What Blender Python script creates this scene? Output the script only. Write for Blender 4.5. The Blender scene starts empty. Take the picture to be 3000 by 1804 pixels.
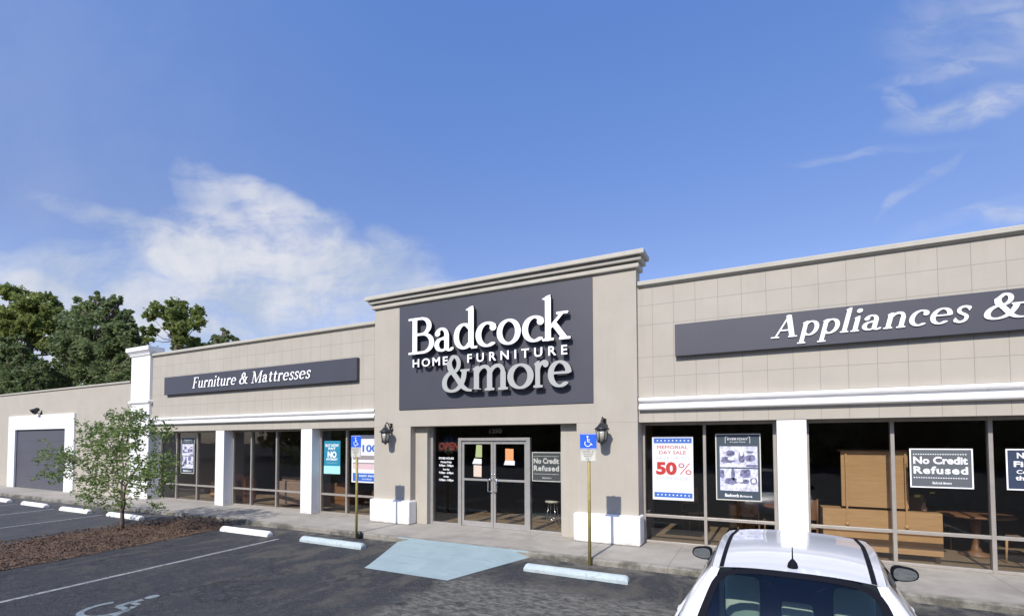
import bpy, bmesh, math, random
import numpy as np
from mathutils import Vector, Matrix, noise
R = math.radians
rnd = random.Random(7)
C = bpy.context.scene.collection
scene = bpy.context.scene
GH = -0.12                                   # parking lot level at the kerb
def lot_z(y):                                # the lot falls away gently from the kerb
    return GH - 0.014*max(0.0, -1.4 - y)

# ------------------------------------------------------------------ camera
cam = bpy.data.cameras.new('camera'); cam_o = bpy.data.objects.new('camera', cam); C.objects.link(cam_o)
scene.camera = cam_o
cam.sensor_fit = 'HORIZONTAL'; cam.sensor_width = 36.0
cam.lens = 1424.7/3000*36; cam.shift_y = (1239.7-902)/3000
cam.clip_start = 0.1; cam.clip_end = 3000
P_, Y_, R_ = 0.0351427, 0.4677508, -0.0027055
F = Vector((-math.sin(Y_)*math.cos(P_), math.cos(Y_)*math.cos(P_), math.sin(P_)))
RR = Vector((math.cos(Y_), math.sin(Y_), 0)); UU = RR.cross(F)
R2 = RR*math.cos(R_)+UU*math.sin(R_); U2 = -RR*math.sin(R_)+UU*math.cos(R_)
cam_o.matrix_world = Matrix(((R2.x, U2.x, -F.x, 0), (R2.y, U2.y, -F.y, -10), (R2.z, U2.z, -F.z, 2.1334), (0, 0, 0, 1)))

# ------------------------------------------------------------------ world, sun, exposure
SUN_EL = math.atan2(0.854, 1.0)
w = bpy.data.worlds.new("World"); scene.world = w; w.use_nodes = True
wt = w.node_tree; wt.nodes.clear()
class NT:
    """terse node helper"""
    def __init__(s, t): s.t = t
    def n(s, typ, **k):
        nd = s.t.nodes.new(typ)
        for a, b in k.items(): setattr(nd, a, b)
        return nd
    def l(s, a, b): s.t.links.new(a, b)
    def _in(s, sock, v):
        if v is None: return
        if isinstance(v, bpy.types.NodeSocket): s.l(v, sock)
        else: sock.default_value = v
    def m(s, op, a, b=None, c=None, clamp=False):
        nd = s.n('ShaderNodeMath', operation=op, use_clamp=clamp)
        s._in(nd.inputs[0], a); s._in(nd.inputs[1], b); s._in(nd.inputs[2], c)
        return nd.outputs[0]
    def mix(s, f, a, b, bt='MIX'):
        nd = s.n('ShaderNodeMixRGB', blend_type=bt)
        s._in(nd.inputs[0], f)
        s._in(nd.inputs[1], a if isinstance(a, bpy.types.NodeSocket) else (*a[:3], 1))
        s._in(nd.inputs[2], b if isinstance(b, bpy.types.NodeSocket) else (*b[:3], 1))
        return nd.outputs[0]
    def ss(s, v, lo, hi, a=0.0, b=1.0, typ='SMOOTHSTEP'):
        nd = s.n('ShaderNodeMapRange', interpolation_type=typ)
        s._in(nd.inputs[0], v)
        for i, q in enumerate((lo, hi, a, b)): s._in(nd.inputs[i+1], q)
        return nd.outputs[0]
    def noise(s, vec, scale, detail=4, rough=0.55, dist=0.0):
        nd = s.n('ShaderNodeTexNoise'); s._in(nd.inputs['Vector'], vec)
        nd.inputs['Scale'].default_value = scale; nd.inputs['Detail'].default_value = detail
        nd.inputs['Roughness'].default_value = rough; nd.inputs['Distortion'].default_value = dist
        return nd
    def comb(s, x, y, z=0.0):
        nd = s.n('ShaderNodeCombineXYZ'); s._in(nd.inputs[0], x); s._in(nd.inputs[1], y); s._in(nd.inputs[2], z)
        return nd.outputs[0]
    def sep(s, v):
        nd = s.n('ShaderNodeSeparateXYZ'); s._in(nd.inputs[0], v); return nd.outputs
W = NT(wt)
sky = W.n('ShaderNodeTexSky', sky_type='NISHITA'); sky.sun_disc = False
sky.sun_elevation = SUN_EL; sky.sun_rotation = R(180); sky.altitude = 0; sky.air_density = 1.0; sky.dust_density = 0.6; sky.ozone_density = 2.5
geo = W.n('ShaderNodeTexCoord')
dirv = geo.outputs['Generated']
def wdot(v):
    nd = W.n('ShaderNodeVectorMath', operation='DOT_PRODUCT'); W.l(dirv, nd.inputs[0]); nd.inputs[1].default_value = v
    return nd.outputs['Value']
NWd = Vector((-0.451, 0.892, 0.035)).normalized(); NRt = Vector((NWd.y, -NWd.x, 0)).normalized(); NUp = NRt.cross(NWd)   # north-west quarter of the sky
dz = wdot(NWd); dzc = W.m('MAXIMUM', dz, 0.05)
ca = W.m('DIVIDE', wdot(NRt), dzc); cb = W.m('DIVIDE', wdot(NUp), dzc)
front = W.ss(dz, 0.05, 0.25)
warp = W.noise(W.comb(ca, cb), 3.0, 4, 0.55)
wr = W.sep(warp.outputs['Color'])
wa = W.m('ADD', ca, W.m('MULTIPLY', W.m('SUBTRACT', wr[0], 0.5), 0.13))
wb = W.m('ADD', cb, W.m('MULTIPLY', W.m('SUBTRACT', wr[1], 0.5), 0.09))
def blob(px, py, rx, ry, rot, s, hard=1.0):
    a0, b0 = (px-1500)/1424.7, -(py-1239.7)/1424.7; rx /= 1424.7; ry /= 1424.7
    c, sn = math.cos(R(rot)), math.sin(R(rot))
    da = W.m('SUBTRACT', wa, a0); db = W.m('SUBTRACT', wb, b0)
    u = W.m('ADD', W.m('MULTIPLY', da, c/rx), W.m('MULTIPLY', db, sn/rx))
    v = W.m('ADD', W.m('MULTIPLY', da, -sn/ry), W.m('MULTIPLY', db, c/ry))
    d = W.m('ADD', W.m('MULTIPLY', u, u), W.m('MULTIPLY', v, v))
    return W.ss(d, 0.0, 1.6, s, 0.0)
def total(bl):
    t = None
    for b in bl:
        q = blob(*b); t = q if t is None else W.m('ADD', t, q)
    return t
main = total([(600, 560, 75, 100, 25, .30), (700, 590, 110, 70, -30, .30), (850, 650, 190, 60, -36, .85), (930, 740, 110, 110, 0, .50), (700, 720, 230, 90, -14, .75), (740, 800, 330, 100, -12, .75), (1010, 790, 150, 70, -5, .75),
              (1110, 740, 80, 80, -20, .38), (1180, 810, 120, 120, -20, .42), (860, 900, 480, 100, 4, .85), (330, 670, 260, 45, -24, .17), (500, 720, 260, 60, -20, .36), (400, 780, 300, 60, -10, .42), (240, 810, 320, 55, -12, .42),
              (30, 840, 220, 60, -12, .75), (330, 900, 420, 75, -10, .70), (150, 1000, 500, 80, 0, .8)])
wisp = total([(2860, 325, 230, 45, 14, .36), (2640, 305, 55, 35, -40, .26), (2760, 225, 200, 22, 8, .19), (2900, 80, 330, 160, 10, .16),
              (2590, 452, 270, 16, 5, .15), (2700, 545, 150, 15, 42, .19), (2830, 640, 240, 25, 18, .18), (2960, 640, 90, 30, 10, .3)])
str1 = W.n('ShaderNodeMapping'); W.l(W.comb(wa, wb), str1.inputs[0]); str1.inputs['Rotation'].default_value = (0, 0, R(18)); str1.inputs['Scale'].default_value = (2.2, 9.0, 1)
n1 = W.noise(str1.outputs[0], 1.9, 7, 0.62, 0.5).outputs['Fac']
str2 = W.n('ShaderNodeMapping'); W.l(W.comb(wa, wb), str2.inputs[0]); str2.inputs['Rotation'].default_value = (0, 0, R(-14)); str2.inputs['Scale'].default_value = (3, 9, 1)
n2 = W.noise(str2.outputs[0], 2.0, 5, 0.6, 0.6).outputs['Fac']
n3 = W.noise(W.comb(wa, W.m('MULTIPLY', wb, 1.5)), 9.0, 9, 0.66, 0.4).outputs['Fac']
nm = W.m('ADD', W.m('MULTIPLY', n1, 0.52), W.m('MULTIPLY', n3, 0.48))
dm = W.m('MULTIPLY', main, W.ss(nm, 0.38, 0.60, 0.30, 1.18))
dw = W.m('MULTIPLY', wisp, W.ss(n2, 0.36, 0.64, 0.25, 1.5))
veil = W.m('ADD', W.ss(ca, -0.15, -1.1, 0.0, 0.10), W.m('MULTIPLY', W.ss(ca, 0.75, 1.1, 0.0, 0.10), W.ss(cb, 0.5, 0.85)))
dm = W.m('SUBTRACT', 1.0, W.m('POWER', 2.718, W.m('MULTIPLY', W.m('MAXIMUM', W.m('SUBTRACT', dm, 0.06), 0.0), -1.75)))
dens = W.m('MULTIPLY', W.m('MINIMUM', W.m('ADD', W.m('ADD', dm, dw), veil), 0.93), front, clamp=True)
dens = W.ss(dens, 0.0, 0.97, 0.0, 0.94, 'LINEAR')
shade = W.ss(W.noise(W.comb(wa, wb), 4.5, 5, 0.6).outputs['Fac'], 0.35, 0.65)
ccol = W.mix(shade, (0.50, 0.585, 0.745), (0.83, 0.835, 0.875))
el = W.ss(W.sep(dirv)[2], 0.34, 0.68, 0.0, 1.0, 'LINEAR')
tintc = W.mix(el, (0.90, 0.85, 1.02), (0.93, 1.12, 1.52))
skyc = W.mix(1.0, sky.outputs[0], tintc, 'MULTIPLY')
SKY_STR = 0.15
bg = W.n('ShaderNodeBackground'); bg.inputs[1].default_value = SKY_STR
cb2 = W.mix(1.0, ccol, (5.6, 5.6, 5.6), 'MULTIPLY')
W.l(W.mix(dens, skyc, cb2), bg.inputs[0])
W.l(bg.outputs[0], W.n('ShaderNodeOutputWorld').inputs[0])
sun = bpy.data.lights.new('sun', 'SUN'); sun.energy = 4.3; sun.angle = R(0.55); sun.color = (1.0, 0.95, 0.87)
sun_o = bpy.data.objects.new('sun', sun); C.objects.link(sun_o)
sun_o.rotation_euler = Vector((0.035, 1.0, -0.854)).to_track_quat('-Z', 'Y').to_euler(); sun_o.location = (0, -20, 30)
scene.view_settings.view_transform = 'Standard'; scene.view_settings.look = 'None'
scene.view_settings.exposure = 0.2; scene.view_settings.gamma = 1.0
scene.cycles.max_bounces = 8; scene.cycles.transparent_max_bounces = 16; scene.cycles.use_denoising = True

# ------------------------------------------------------------------ materials
def mat(name, col, rough=0.6, metal=0.0, spec=0.5, var=0.08, vscale=3.0, bump=0.0, bscale=80.0, coat=0.0, fn=None, emis=0.0):
    m = bpy.data.materials.new(name); m.use_nodes = True; t = m.node_tree; t.nodes.clear(); N = NT(t)
    out = N.n('ShaderNodeOutputMaterial'); p = N.n('ShaderNodeBsdfPrincipled'); N.l(p.outputs[0], out.inputs[0])
    p.inputs['Roughness'].default_value = rough; p.inputs['Metallic'].default_value = metal
    p.inputs['Specular IOR Level'].default_value = spec; p.inputs['Coat Weight'].default_value = coat; p.inputs['Coat Roughness'].default_value = 0.06
    tc = N.n('ShaderNodeTexCoord'); ob = tc.outputs['Object']
    c = None
    if var > 0:
        nz = N.noise(ob, vscale, 5, 0.6).outputs['Fac']
        f = N.ss(nz, 0.3, 0.7, 0, 1, 'LINEAR')
        c = N.mix(f, tuple(x*(1-var) for x in col), tuple(min(1, x*(1+var)) for x in col))
    if fn:
        c = fn(N, ob, c if c is not None else None, p)
    if c is None: p.inputs['Base Color'].default_value = (*col, 1)
    else: N.l(c, p.inputs['Base Color'])
    if bump > 0:
        bn = N.n('ShaderNodeBump'); bn.inputs['Strength'].default_value = bump; bn.inputs['Distance'].default_value = 0.01
        N.l(N.noise(ob, bscale, 4, 0.6).outputs['Fac'], bn.inputs['Height']); N.l(bn.outputs[0], p.inputs['Normal'])
    if emis > 0:
        p.inputs['Emission Color'].default_value = (*col, 1); p.inputs['Emission Strength'].default_value = emis
    return m
def fwrap(f): return f
BEIGE = (0.418, 0.380, 0.316)
def grime(N, ob, c, p):
    x, y, z = N.sep(ob)
    st = N.noise(N.comb(N.m('MULTIPLY', x, 5.0), y, N.m('MULTIPLY', z, 0.35)), 1.2, 5, 0.6).outputs['Fac']
    return N.mix(N.ss(st, 0.52, 0.78, 0, 0.16), c, (0.26, 0.235, 0.20))
def tiles(N, ob, c, p):
    c = grime(N, ob, c, p)
    x, y, z = N.sep(ob)
    jx = N.m('ABSOLUTE', N.m('SUBTRACT', N.m('FRACT', N.m('DIVIDE', N.m('ADD', x, 1.4673+41.26), 0.4126)), 0.5))
    lx = N.ss(jx, 0.5-0.0115, 0.5-0.006)
    # five joint heights
    tot = lx
    for h in (4.895, 4.49, 3.828, 3.418, 3.01):
        lz = N.ss(N.m('ABSOLUTE', N.m('SUBTRACT', z, h)), 0.0028, 0.005, 1.0, 0.0)
        tot = N.m('MAXIMUM', tot, lz)
    cell = N.n('ShaderNodeTexWhiteNoise'); N.l(N.comb(N.m('FLOOR', N.m('DIVIDE', N.m('ADD', x, 1.4673+41.26), 0.4126)), 0.0, N.m('FLOOR', N.m('MULTIPLY', z, 2.47))), cell.inputs[0])
    c = N.mix(N.ss(cell.outputs[0], 0, 1, 0.0, 0.09), c, (0.30, 0.28, 0.24))
    return N.mix(N.m('MULTIPLY', tot, 0.75), c, (0.17, 0.155, 0.13))
M = {}
M['stucco'] = mat('stucco', BEIGE, 0.85, var=0.05, vscale=1.5, bump=0.25, bscale=120, fn=grime)
M['tile'] = mat('tile_cladding', BEIGE, 0.75, var=0.05, vscale=1.5, bump=0.12, bscale=90, fn=tiles)
M['trim'] = mat('beige_trim', (0.47, 0.44, 0.37), 0.7, var=0.05, fn=grime)
def splash(N, ob, c, p):
    x, y, z = N.sep(ob)
    lo = N.m('MULTIPLY', N.ss(z, 0.30, 0.0), N.ss(N.noise(ob, 5.0, 6, 0.7).outputs['Fac'], 0.40, 0.66))
    c = N.mix(N.m('MULTIPLY', lo, 0.55), c, (0.30, 0.26, 0.20))
    sc = N.noise(N.comb(N.m('MULTIPLY', x, 6.0), y, N.m('MULTIPLY', z, 0.8)), 2.0, 6, 0.65).outputs['Fac']
    c = N.mix(N.ss(sc, 0.60, 0.74, 0, 0.22), c, (0.42, 0.39, 0.33))
    return N.mix(N.ss(N.noise(ob, 23.0, 3, 0.6).outputs['Fac'], 0.70, 0.76, 0, 0.5), c, (0.35, 0.32, 0.28))
M['white'] = mat('white_paint', (0.82, 0.81, 0.79), 0.6, var=0.03, vscale=2.0, bump=0.15, bscale=60, fn=splash)
def scuff(N, ob, c, p):
    a = N.noise(ob, 7.0, 6, 0.7, 0.6).outputs['Fac']
    c = N.mix(N.ss(a, 0.56, 0.70, 0, 0.6), c, (0.20, 0.19, 0.17))
    return N.mix(N.ss(N.noise(ob, 26.0, 3, 0.6).outputs['Fac'], 0.64, 0.70, 0, 0.7), c, (0.12, 0.115, 0.11))
M['stop_white'] = mat('white_stop_paint', (0.80, 0.79, 0.75), 0.7, var=0.07, vscale=9, bump=0.4, bscale=60, fn=scuff)
M['stop_blue'] = mat('pale_blue_stop_paint', (0.41, 0.475, 0.48), 0.7, var=0.10, vscale=6, bump=0.4, bscale=60, fn=scuff)
M['panel'] = mat('dark_grey_sign_panel', (0.060, 0.061, 0.076), 0.5, var=0.06, vscale=1.0)
M['garage'] = mat('grey_garage_door', (0.085, 0.085, 0.10), 0.55, var=0.06, vscale=1.2)
M['letter'] = mat('white_letter', (0.92, 0.92, 0.92), 0.45, var=0)
M['letter_side'] = mat('dark_letter_side', (0.02, 0.02, 0.025), 0.5, var=0)
M['letter_grey'] = mat('pale_grey_letter', (0.40, 0.41, 0.385), 0.45, var=0.02)
M['frame'] = mat('aluminium_frame', (0.40, 0.365, 0.32), 0.4, metal=0.35, var=0.08, vscale=6)
M['dframe'] = mat('door_aluminium', (0.46, 0.44, 0.41), 0.35, metal=0.5, var=0.08, vscale=6)
M['black'] = mat('black_metal', (0.02, 0.02, 0.022), 0.4, var=0.1)
M['rubber'] = mat('black_rubber', (0.018, 0.018, 0.018), 0.8, var=0.1)
M['chrome'] = mat('bright_metal', (0.7, 0.7, 0.7), 0.2, metal=1.0, var=0.02)
M['pole'] = mat('ochre_painted_post', (0.33, 0.27, 0.085), 0.6, var=0.25, vscale=7, bump=0.2)
M['sblue'] = mat('sign_blue', (0.022, 0.115, 0.62), 0.4, var=0.02)
M['swhite'] = mat('sign_white', (0.62, 0.60, 0.52), 0.5, var=0.05)
M['sign_ink'] = mat('sign_dark_ink', (0.05, 0.05, 0.05), 0.6, var=0)
M['bark'] = mat('bark', (0.11, 0.085, 0.065), 0.9, var=0.35, vscale=9, bump=0.6, bscale=30)
M['paper'] = mat('white_poster_paper', (0.72, 0.72, 0.73), 0.5, var=0)
M['ink_red'] = mat('red_ink', (0.48, 0.035, 0.03), 0.5, var=0)
M['ink_grey'] = mat('pale_grey_ink', (0.42, 0.45, 0.50), 0.5, var=0)
M['ink_blue'] = mat('blue_ink', (0.045, 0.14, 0.48), 0.5, var=0)
M['ink_white'] = mat('white_ink', (0.85, 0.85, 0.85), 0.5, var=0)
M['pgrey'] = mat('slate_poster_paper', (0.105, 0.115, 0.125), 0.5, var=0)
M['pslate'] = mat('dark_slate_poster_paper', (0.045, 0.065, 0.085), 0.5, var=0)
M['pnavy'] = mat('navy_poster_paper', (0.03, 0.045, 0.085), 0.5, var=0)
M['pteal'] = mat('teal_poster_paper', (0.02, 0.22, 0.34), 0.5, var=0)
M['pmint'] = mat('mint_poster_paper', (0.36, 0.70, 0.68), 0.5, var=0)
M['pink'] = mat('pink_poster_paper', (0.62, 0.45, 0.46), 0.5, var=0)
M['ptan'] = mat('grey_band_paper', (0.28, 0.25, 0.24), 0.5, var=0)
M['pale_paper'] = mat('peach_paper', (0.62, 0.50, 0.40), 0.6, var=0)
M['green_paper'] = mat('green_paper', (0.33, 0.39, 0.17), 0.6, var=0)
M['orange_paper'] = mat('orange_paper', (0.66, 0.28, 0.11), 0.6, var=0)
M['neon'] = mat('red_neon_tube', (0.55, 0.10, 0.06), 0.4, var=0, emis=0.12)
def grain(N, ob, c, p):
    x, y, z = N.sep(ob)
    g = N.noise(N.comb(N.m('MULTIPLY', x, 1.2), y, N.m('MULTIPLY', z, 18.0)), 2.0, 5, 0.6, 0.6).outputs['Fac']
    return N.mix(N.ss(g, 0.35, 0.7, 0, 0.22), c, (0.20, 0.10, 0.04))
M['board'] = mat('tan_board', (0.56, 0.335, 0.155), 0.6, var=0.07, vscale=1.5, fn=grain)
M['wood'] = mat('brown_wood', (0.22, 0.105, 0.05), 0.5, var=0.2, fn=grain)
M['dwood'] = mat('dark_wood', (0.06, 0.035, 0.022), 0.5, var=0.2)
M['orange_up'] = mat('rust_upholstery', (0.42, 0.17, 0.075), 0.8, var=0.12, vscale=8)
M['tan_up'] = mat('taupe_upholstery', (0.30, 0.21, 0.16), 0.9, var=0.1, vscale=8)
M['intw'] = mat('interior_wall', (0.16, 0.135, 0.125), 0.9, var=0.15)
M['intf'] = mat('interior_floor', (0.30, 0.215, 0.14), 0.55, var=0.15, vscale=2)
M['intc'] = mat('interior_ceiling', (0.22, 0.20, 0.19), 0.9, var=0.1)
M['roof'] = mat('roof_membrane', (0.3, 0.3, 0.3), 0.9, var=0.1)
M['flower'] = mat('yellow_petals', (0.65, 0.60, 0.18), 0.7, var=0.1)
M['stem'] = mat('green_stem', (0.06, 0.13, 0.03), 0.7, var=0.1)
M['lamp_glass'] = mat('frosted_lamp_glass', (0.40, 0.38, 0.32), 0.35, var=0.2, vscale=20)

def glass_mat(name, tint, ior=1.5, boost=1.0):
    m = bpy.data.materials.new(name); m.use_nodes = True; t = m.node_tree; t.nodes.clear(); N = NT(t)
    out = N.n('ShaderNodeOutputMaterial'); tr = N.n('ShaderNodeBsdfTransparent'); tr.inputs[0].default_value = (*tint, 1)
    gl = N.n('ShaderNodeBsdfGlossy'); gl.inputs['Roughness'].default_value = 0.012; gl.inputs[0].default_value = (0.95, 0.97, 1, 1)
    lw = N.n('ShaderNodeLayerWeight'); lw.inputs[0].default_value = 0.5; frs = N.m('ADD', 0.04, N.m('MULTIPLY', N.m('POWER', lw.outputs['Facing'], 5.0), 0.96))
    bn = N.n('ShaderNodeBump'); bn.inputs['Strength'].default_value = 0.03; bn.inputs['Distance'].default_value = 0.05
    tc = N.n('ShaderNodeTexCoord'); N.l(N.noise(tc.outputs['Object'], 1.3, 2, 0.4).outputs['Fac'], bn.inputs['Height']); N.l(bn.outputs[0], gl.inputs['Normal'])
    mx = N.n('ShaderNodeMixShader'); N.l(N.m('MULTIPLY', frs, boost, clamp=True), mx.inputs[0]); N.l(tr.outputs[0], mx.inputs[1]); N.l(gl.outputs[0], mx.inputs[2])
    N.l(mx.outputs[0], out.inputs[0]); return m
M['glass'] = glass_mat('window_glass', (0.88, 0.88, 0.86), 1.5, 1.0)
M['car_glass'] = glass_mat('tinted_car_glass', (0.50, 0.62, 0.62), 1.5, 1.2)

def asphalt(N, ob, c, p):
    x, y, z = N.sep(ob)
    fine = N.noise(ob, 55.0, 3, 0.7).outputs['Fac']; mid = N.noise(ob, 9.0, 5, 0.65).outputs['Fac']; big = N.noise(ob, 0.55, 5, 0.6, 0.8).outputs['Fac']
    c = N.mix(N.ss(fine, 0.38, 0.66), (0.022, 0.024, 0.027), (0.066, 0.067, 0.070))
    c = N.mix(N.ss(mid, 0.5, 0.72, 0, 0.42), c, (0.12, 0.115, 0.105))
    # tan smears running with the tyre tracks
    sm = N.noise(N.comb(N.m('MULTIPLY', x, 0.9), N.m('MULTIPLY', y, 0.55)), 1.5, 6, 0.65, 1.0).outputs['Fac']
    near = N.ss(y, -7.5, -3.6)
    c = N.mix(N.m('MULTIPLY', N.ss(sm, 0.46, 0.66, 0, 0.42), near), c, (0.14, 0.125, 0.095))
    # paler worn patch in front of the ramp and the entrance bay
    ed = N.m('MULTIPLY', N.m('SUBTRACT', N.noise(ob, 2.2, 6, 0.65).outputs['Fac'], 0.5), 1.3)
    xx = N.m('ADD', x, ed)
    pm = N.m('MULTIPLY', N.m('MULTIPLY', N.ss(xx, -4.9, -4.3), N.ss(xx, 1.8, 2.6, 1, 0)), N.ss(N.m('ADD', y, ed), -2.7, -3.3))
    grit = N.noise(N.comb(x, N.m('MULTIPLY', y, 2.2)), 6.5, 7, 0.7, 0.8).outputs['Fac']
    wcol = N.mix(N.ss(grit, 0.36, 0.64), (0.055, 0.055, 0.052), (0.205, 0.195, 0.165))
    c = N.mix(N.m('MULTIPLY', pm, 0.85), c, wcol)
    # older, lighter paving on the far bays
    far = N.ss(x, -13.0, -16.0)
    c = N.mix(N.m('MULTIPLY', far, 0.35), c, (0.085, 0.09, 0.10))
    # sealed cracks and oil drips
    ck = N.n('ShaderNodeTexVoronoi', feature='DISTANCE_TO_EDGE'); wv = N.n('ShaderNodeVectorMath', operation='ADD'); N.l(ob, wv.inputs[0])
    wn = N.n('ShaderNodeVectorMath', operation='SCALE'); N.l(N.noise(ob, 2.0, 4, 0.6).outputs['Color'], wn.inputs[0]); wn.inputs['Scale'].default_value = 0.7; N.l(wn.outputs[0], wv.inputs[1])
    N.l(wv.outputs[0], ck.inputs['Vector']); ck.inputs['Scale'].default_value = 0.33
    c = N.mix(N.m('MULTIPLY', N.ss(ck.outputs['Distance'], 0.002, 0.006, 0.6, 0), N.ss(N.noise(ob, 0.7, 2, 0.5).outputs['Fac'], 0.46, 0.54)), c, (0.015, 0.015, 0.017))
    od = N.noise(N.comb(N.m('MULTIPLY', x, 1.0), N.m('MULTIPLY', y, 0.6)), 2.3, 3, 0.5).outputs['Fac']
    c = N.mix(N.m('MULTIPLY', N.ss(od, 0.64, 0.72, 0, 0.6), N.ss(y, -7.5, -4.0)), c, (0.016, 0.016, 0.018))
    # silt along the kerb
    kb = N.m('MULTIPLY', N.ss(y, -1.95, -1.45), N.ss(N.noise(ob, 3.0, 5, 0.7).outputs['Fac'], 0.42, 0.6))
    c = N.mix(N.m('MULTIPLY', kb, 0.6), c, (0.20, 0.18, 0.145))
    b = N.n('ShaderNodeBump'); b.inputs['Strength'].default_value = 0.7; b.inputs['Distance'].default_value = 0.012
    N.l(N.noise(ob, 70, 4, 0.7).outputs['Fac'], b.inputs['Height']); N.l(b.outputs[0], p.inputs['Normal'])
    return c
M['asphalt'] = mat('asphalt', (0.05, 0.05, 0.05), 0.9, spec=0.25, var=0, fn=asphalt)
def concrete(N, ob, c, p):
    x, y, z = N.sep(ob)
    j = N.m('ABSOLUTE', N.m('SUBTRACT', N.m('FRACT', N.m('DIVIDE', N.m('ADD', x, 60.3), 1.55)), 0.5))
    line = N.ss(j, 0.494, 0.498)
    big = N.noise(ob, 0.8, 6, 0.65, 0.5).outputs['Fac']
    c = N.mix(N.ss(big, 0.42, 0.68, 0, 0.55), c, (0.20, 0.18, 0.15))
    c = N.mix(N.ss(N.noise(ob, 6, 6, 0.7).outputs['Fac'], 0.56, 0.75, 0, 0.4), c, (0.13, 0.12, 0.10))
    edge = N.m('MULTIPLY', N.ss(y, -1.22, -1.40), N.ss(N.noise(ob, 2.5, 6, 0.7).outputs['Fac'], 0.40, 0.62, 0.25, 0.95))
    c = N.mix(edge, c, (0.085, 0.08, 0.06))
    return N.mix(N.m('MULTIPLY', line, 0.6), c, (0.10, 0.09, 0.075))
M['concrete'] = mat('concrete', (0.345, 0.315, 0.265), 0.85, var=0.10, vscale=2.5, bump=0.3, bscale=60, fn=concrete)
def rampf(N, ob, c, p):
    x, y, z = N.sep(ob)
    cr = N.noise(N.comb(N.m('MULTIPLY', x, 1.0), N.m('MULTIPLY', y, 12.0)), 1.6, 5, 0.6, 0.4).outputs['Fac']
    c = N.mix(N.ss(cr, 0.58, 0.70, 0, 0.42), c, (0.12, 0.17, 0.185))
    return N.mix(N.ss(N.noise(ob, 1.4, 6, 0.65).outputs['Fac'], 0.45, 0.7, 0, 0.3), c, (0.22, 0.28, 0.28))
M['ramp'] = mat('pale_blue_ramp_paint', (0.285, 0.365, 0.375), 0.8, var=0.08, vscale=3, bump=0.5, bscale=25, fn=rampf)
def lanef(N, ob, c, p):
    wv = N.noise(ob, 14, 6, 0.7).outputs['Fac']
    return N.mix(N.ss(wv, 0.47, 0.62, 0, 0.85), c, (0.075, 0.08, 0.085))
M['line'] = mat('worn_line_paint', (0.28, 0.28, 0.27), 0.8, var=0.1, fn=lanef)
M['hcp'] = mat('worn_pale_blue_paint', (0.205, 0.24, 0.245), 0.8, var=0.12, fn=lanef)
def mulchf(N, ob, c, p):
    v = N.n('ShaderNodeTexVoronoi'); N.l(ob, v.inputs['Vector']); v.inputs['Scale'].default_value = 52
    q = N.sep(v.outputs['Color'])
    c = N.mix(q[0], (0.026, 0.017, 0.012), (0.140, 0.085, 0.052))
    return N.mix(N.ss(q[1], 0.86, 0.93), c, (0.27, 0.16, 0.09))
M['mulch'] = mat('bark_mulch', (0.09, 0.04, 0.025), 0.95, var=0, bump=1.0, bscale=35, fn=mulchf)
M['chip'] = mat('mulch_chip', (0.095, 0.056, 0.035), 0.9, var=0.55, vscale=14)
def leaf_mat(name, c0, c1, tr=0.25, sc=3.0):
    m = bpy.data.materials.new(name); m.use_nodes = True; t = m.node_tree; t.nodes.clear(); N = NT(t)
    out = N.n('ShaderNodeOutputMaterial'); tc = N.n('ShaderNodeTexCoord'); ob = tc.outputs['Object']
    at = N.n('ShaderNodeAttribute', attribute_name='tone')
    f = N.m('ADD', N.m('MULTIPLY', N.ss(N.noise(ob, sc, 3, 0.6).outputs['Fac'], 0.35, 0.65), 0.5), N.m('MULTIPLY', at.outputs['Fac'], 0.5))
    col = N.mix(f, c0, c1)
    d = N.n('ShaderNodeBsdfPrincipled'); N.l(col, d.inputs['Base Color']); d.inputs['Roughness'].default_value = 0.55; d.inputs['Specular IOR Level'].default_value = 0.3
    tl = N.n('ShaderNodeBsdfTranslucent'); N.l(col, tl.inputs[0])
    mx = N.n('ShaderNodeMixShader'); mx.inputs[0].default_value = tr
    N.l(d.outputs[0], mx.inputs[1]); N.l(tl.outputs[0], mx.inputs[2]); N.l(mx.outputs[0], out.inputs[0]); return m
M['leaf_oak'] = leaf_mat('oak_leaves', (0.095, 0.130, 0.050), (0.270, 0.325, 0.140), 0.58, 0.5)
M['leaf_pine'] = leaf_mat('pine_needles', (0.125, 0.165, 0.040), (0.330, 0.375, 0.115), 0.58, 0.6)
M['leaf_small'] = leaf_mat('sapling_leaves', (0.085, 0.135, 0.032), (0.280, 0.360, 0.125), 0.45, 2.0)

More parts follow.
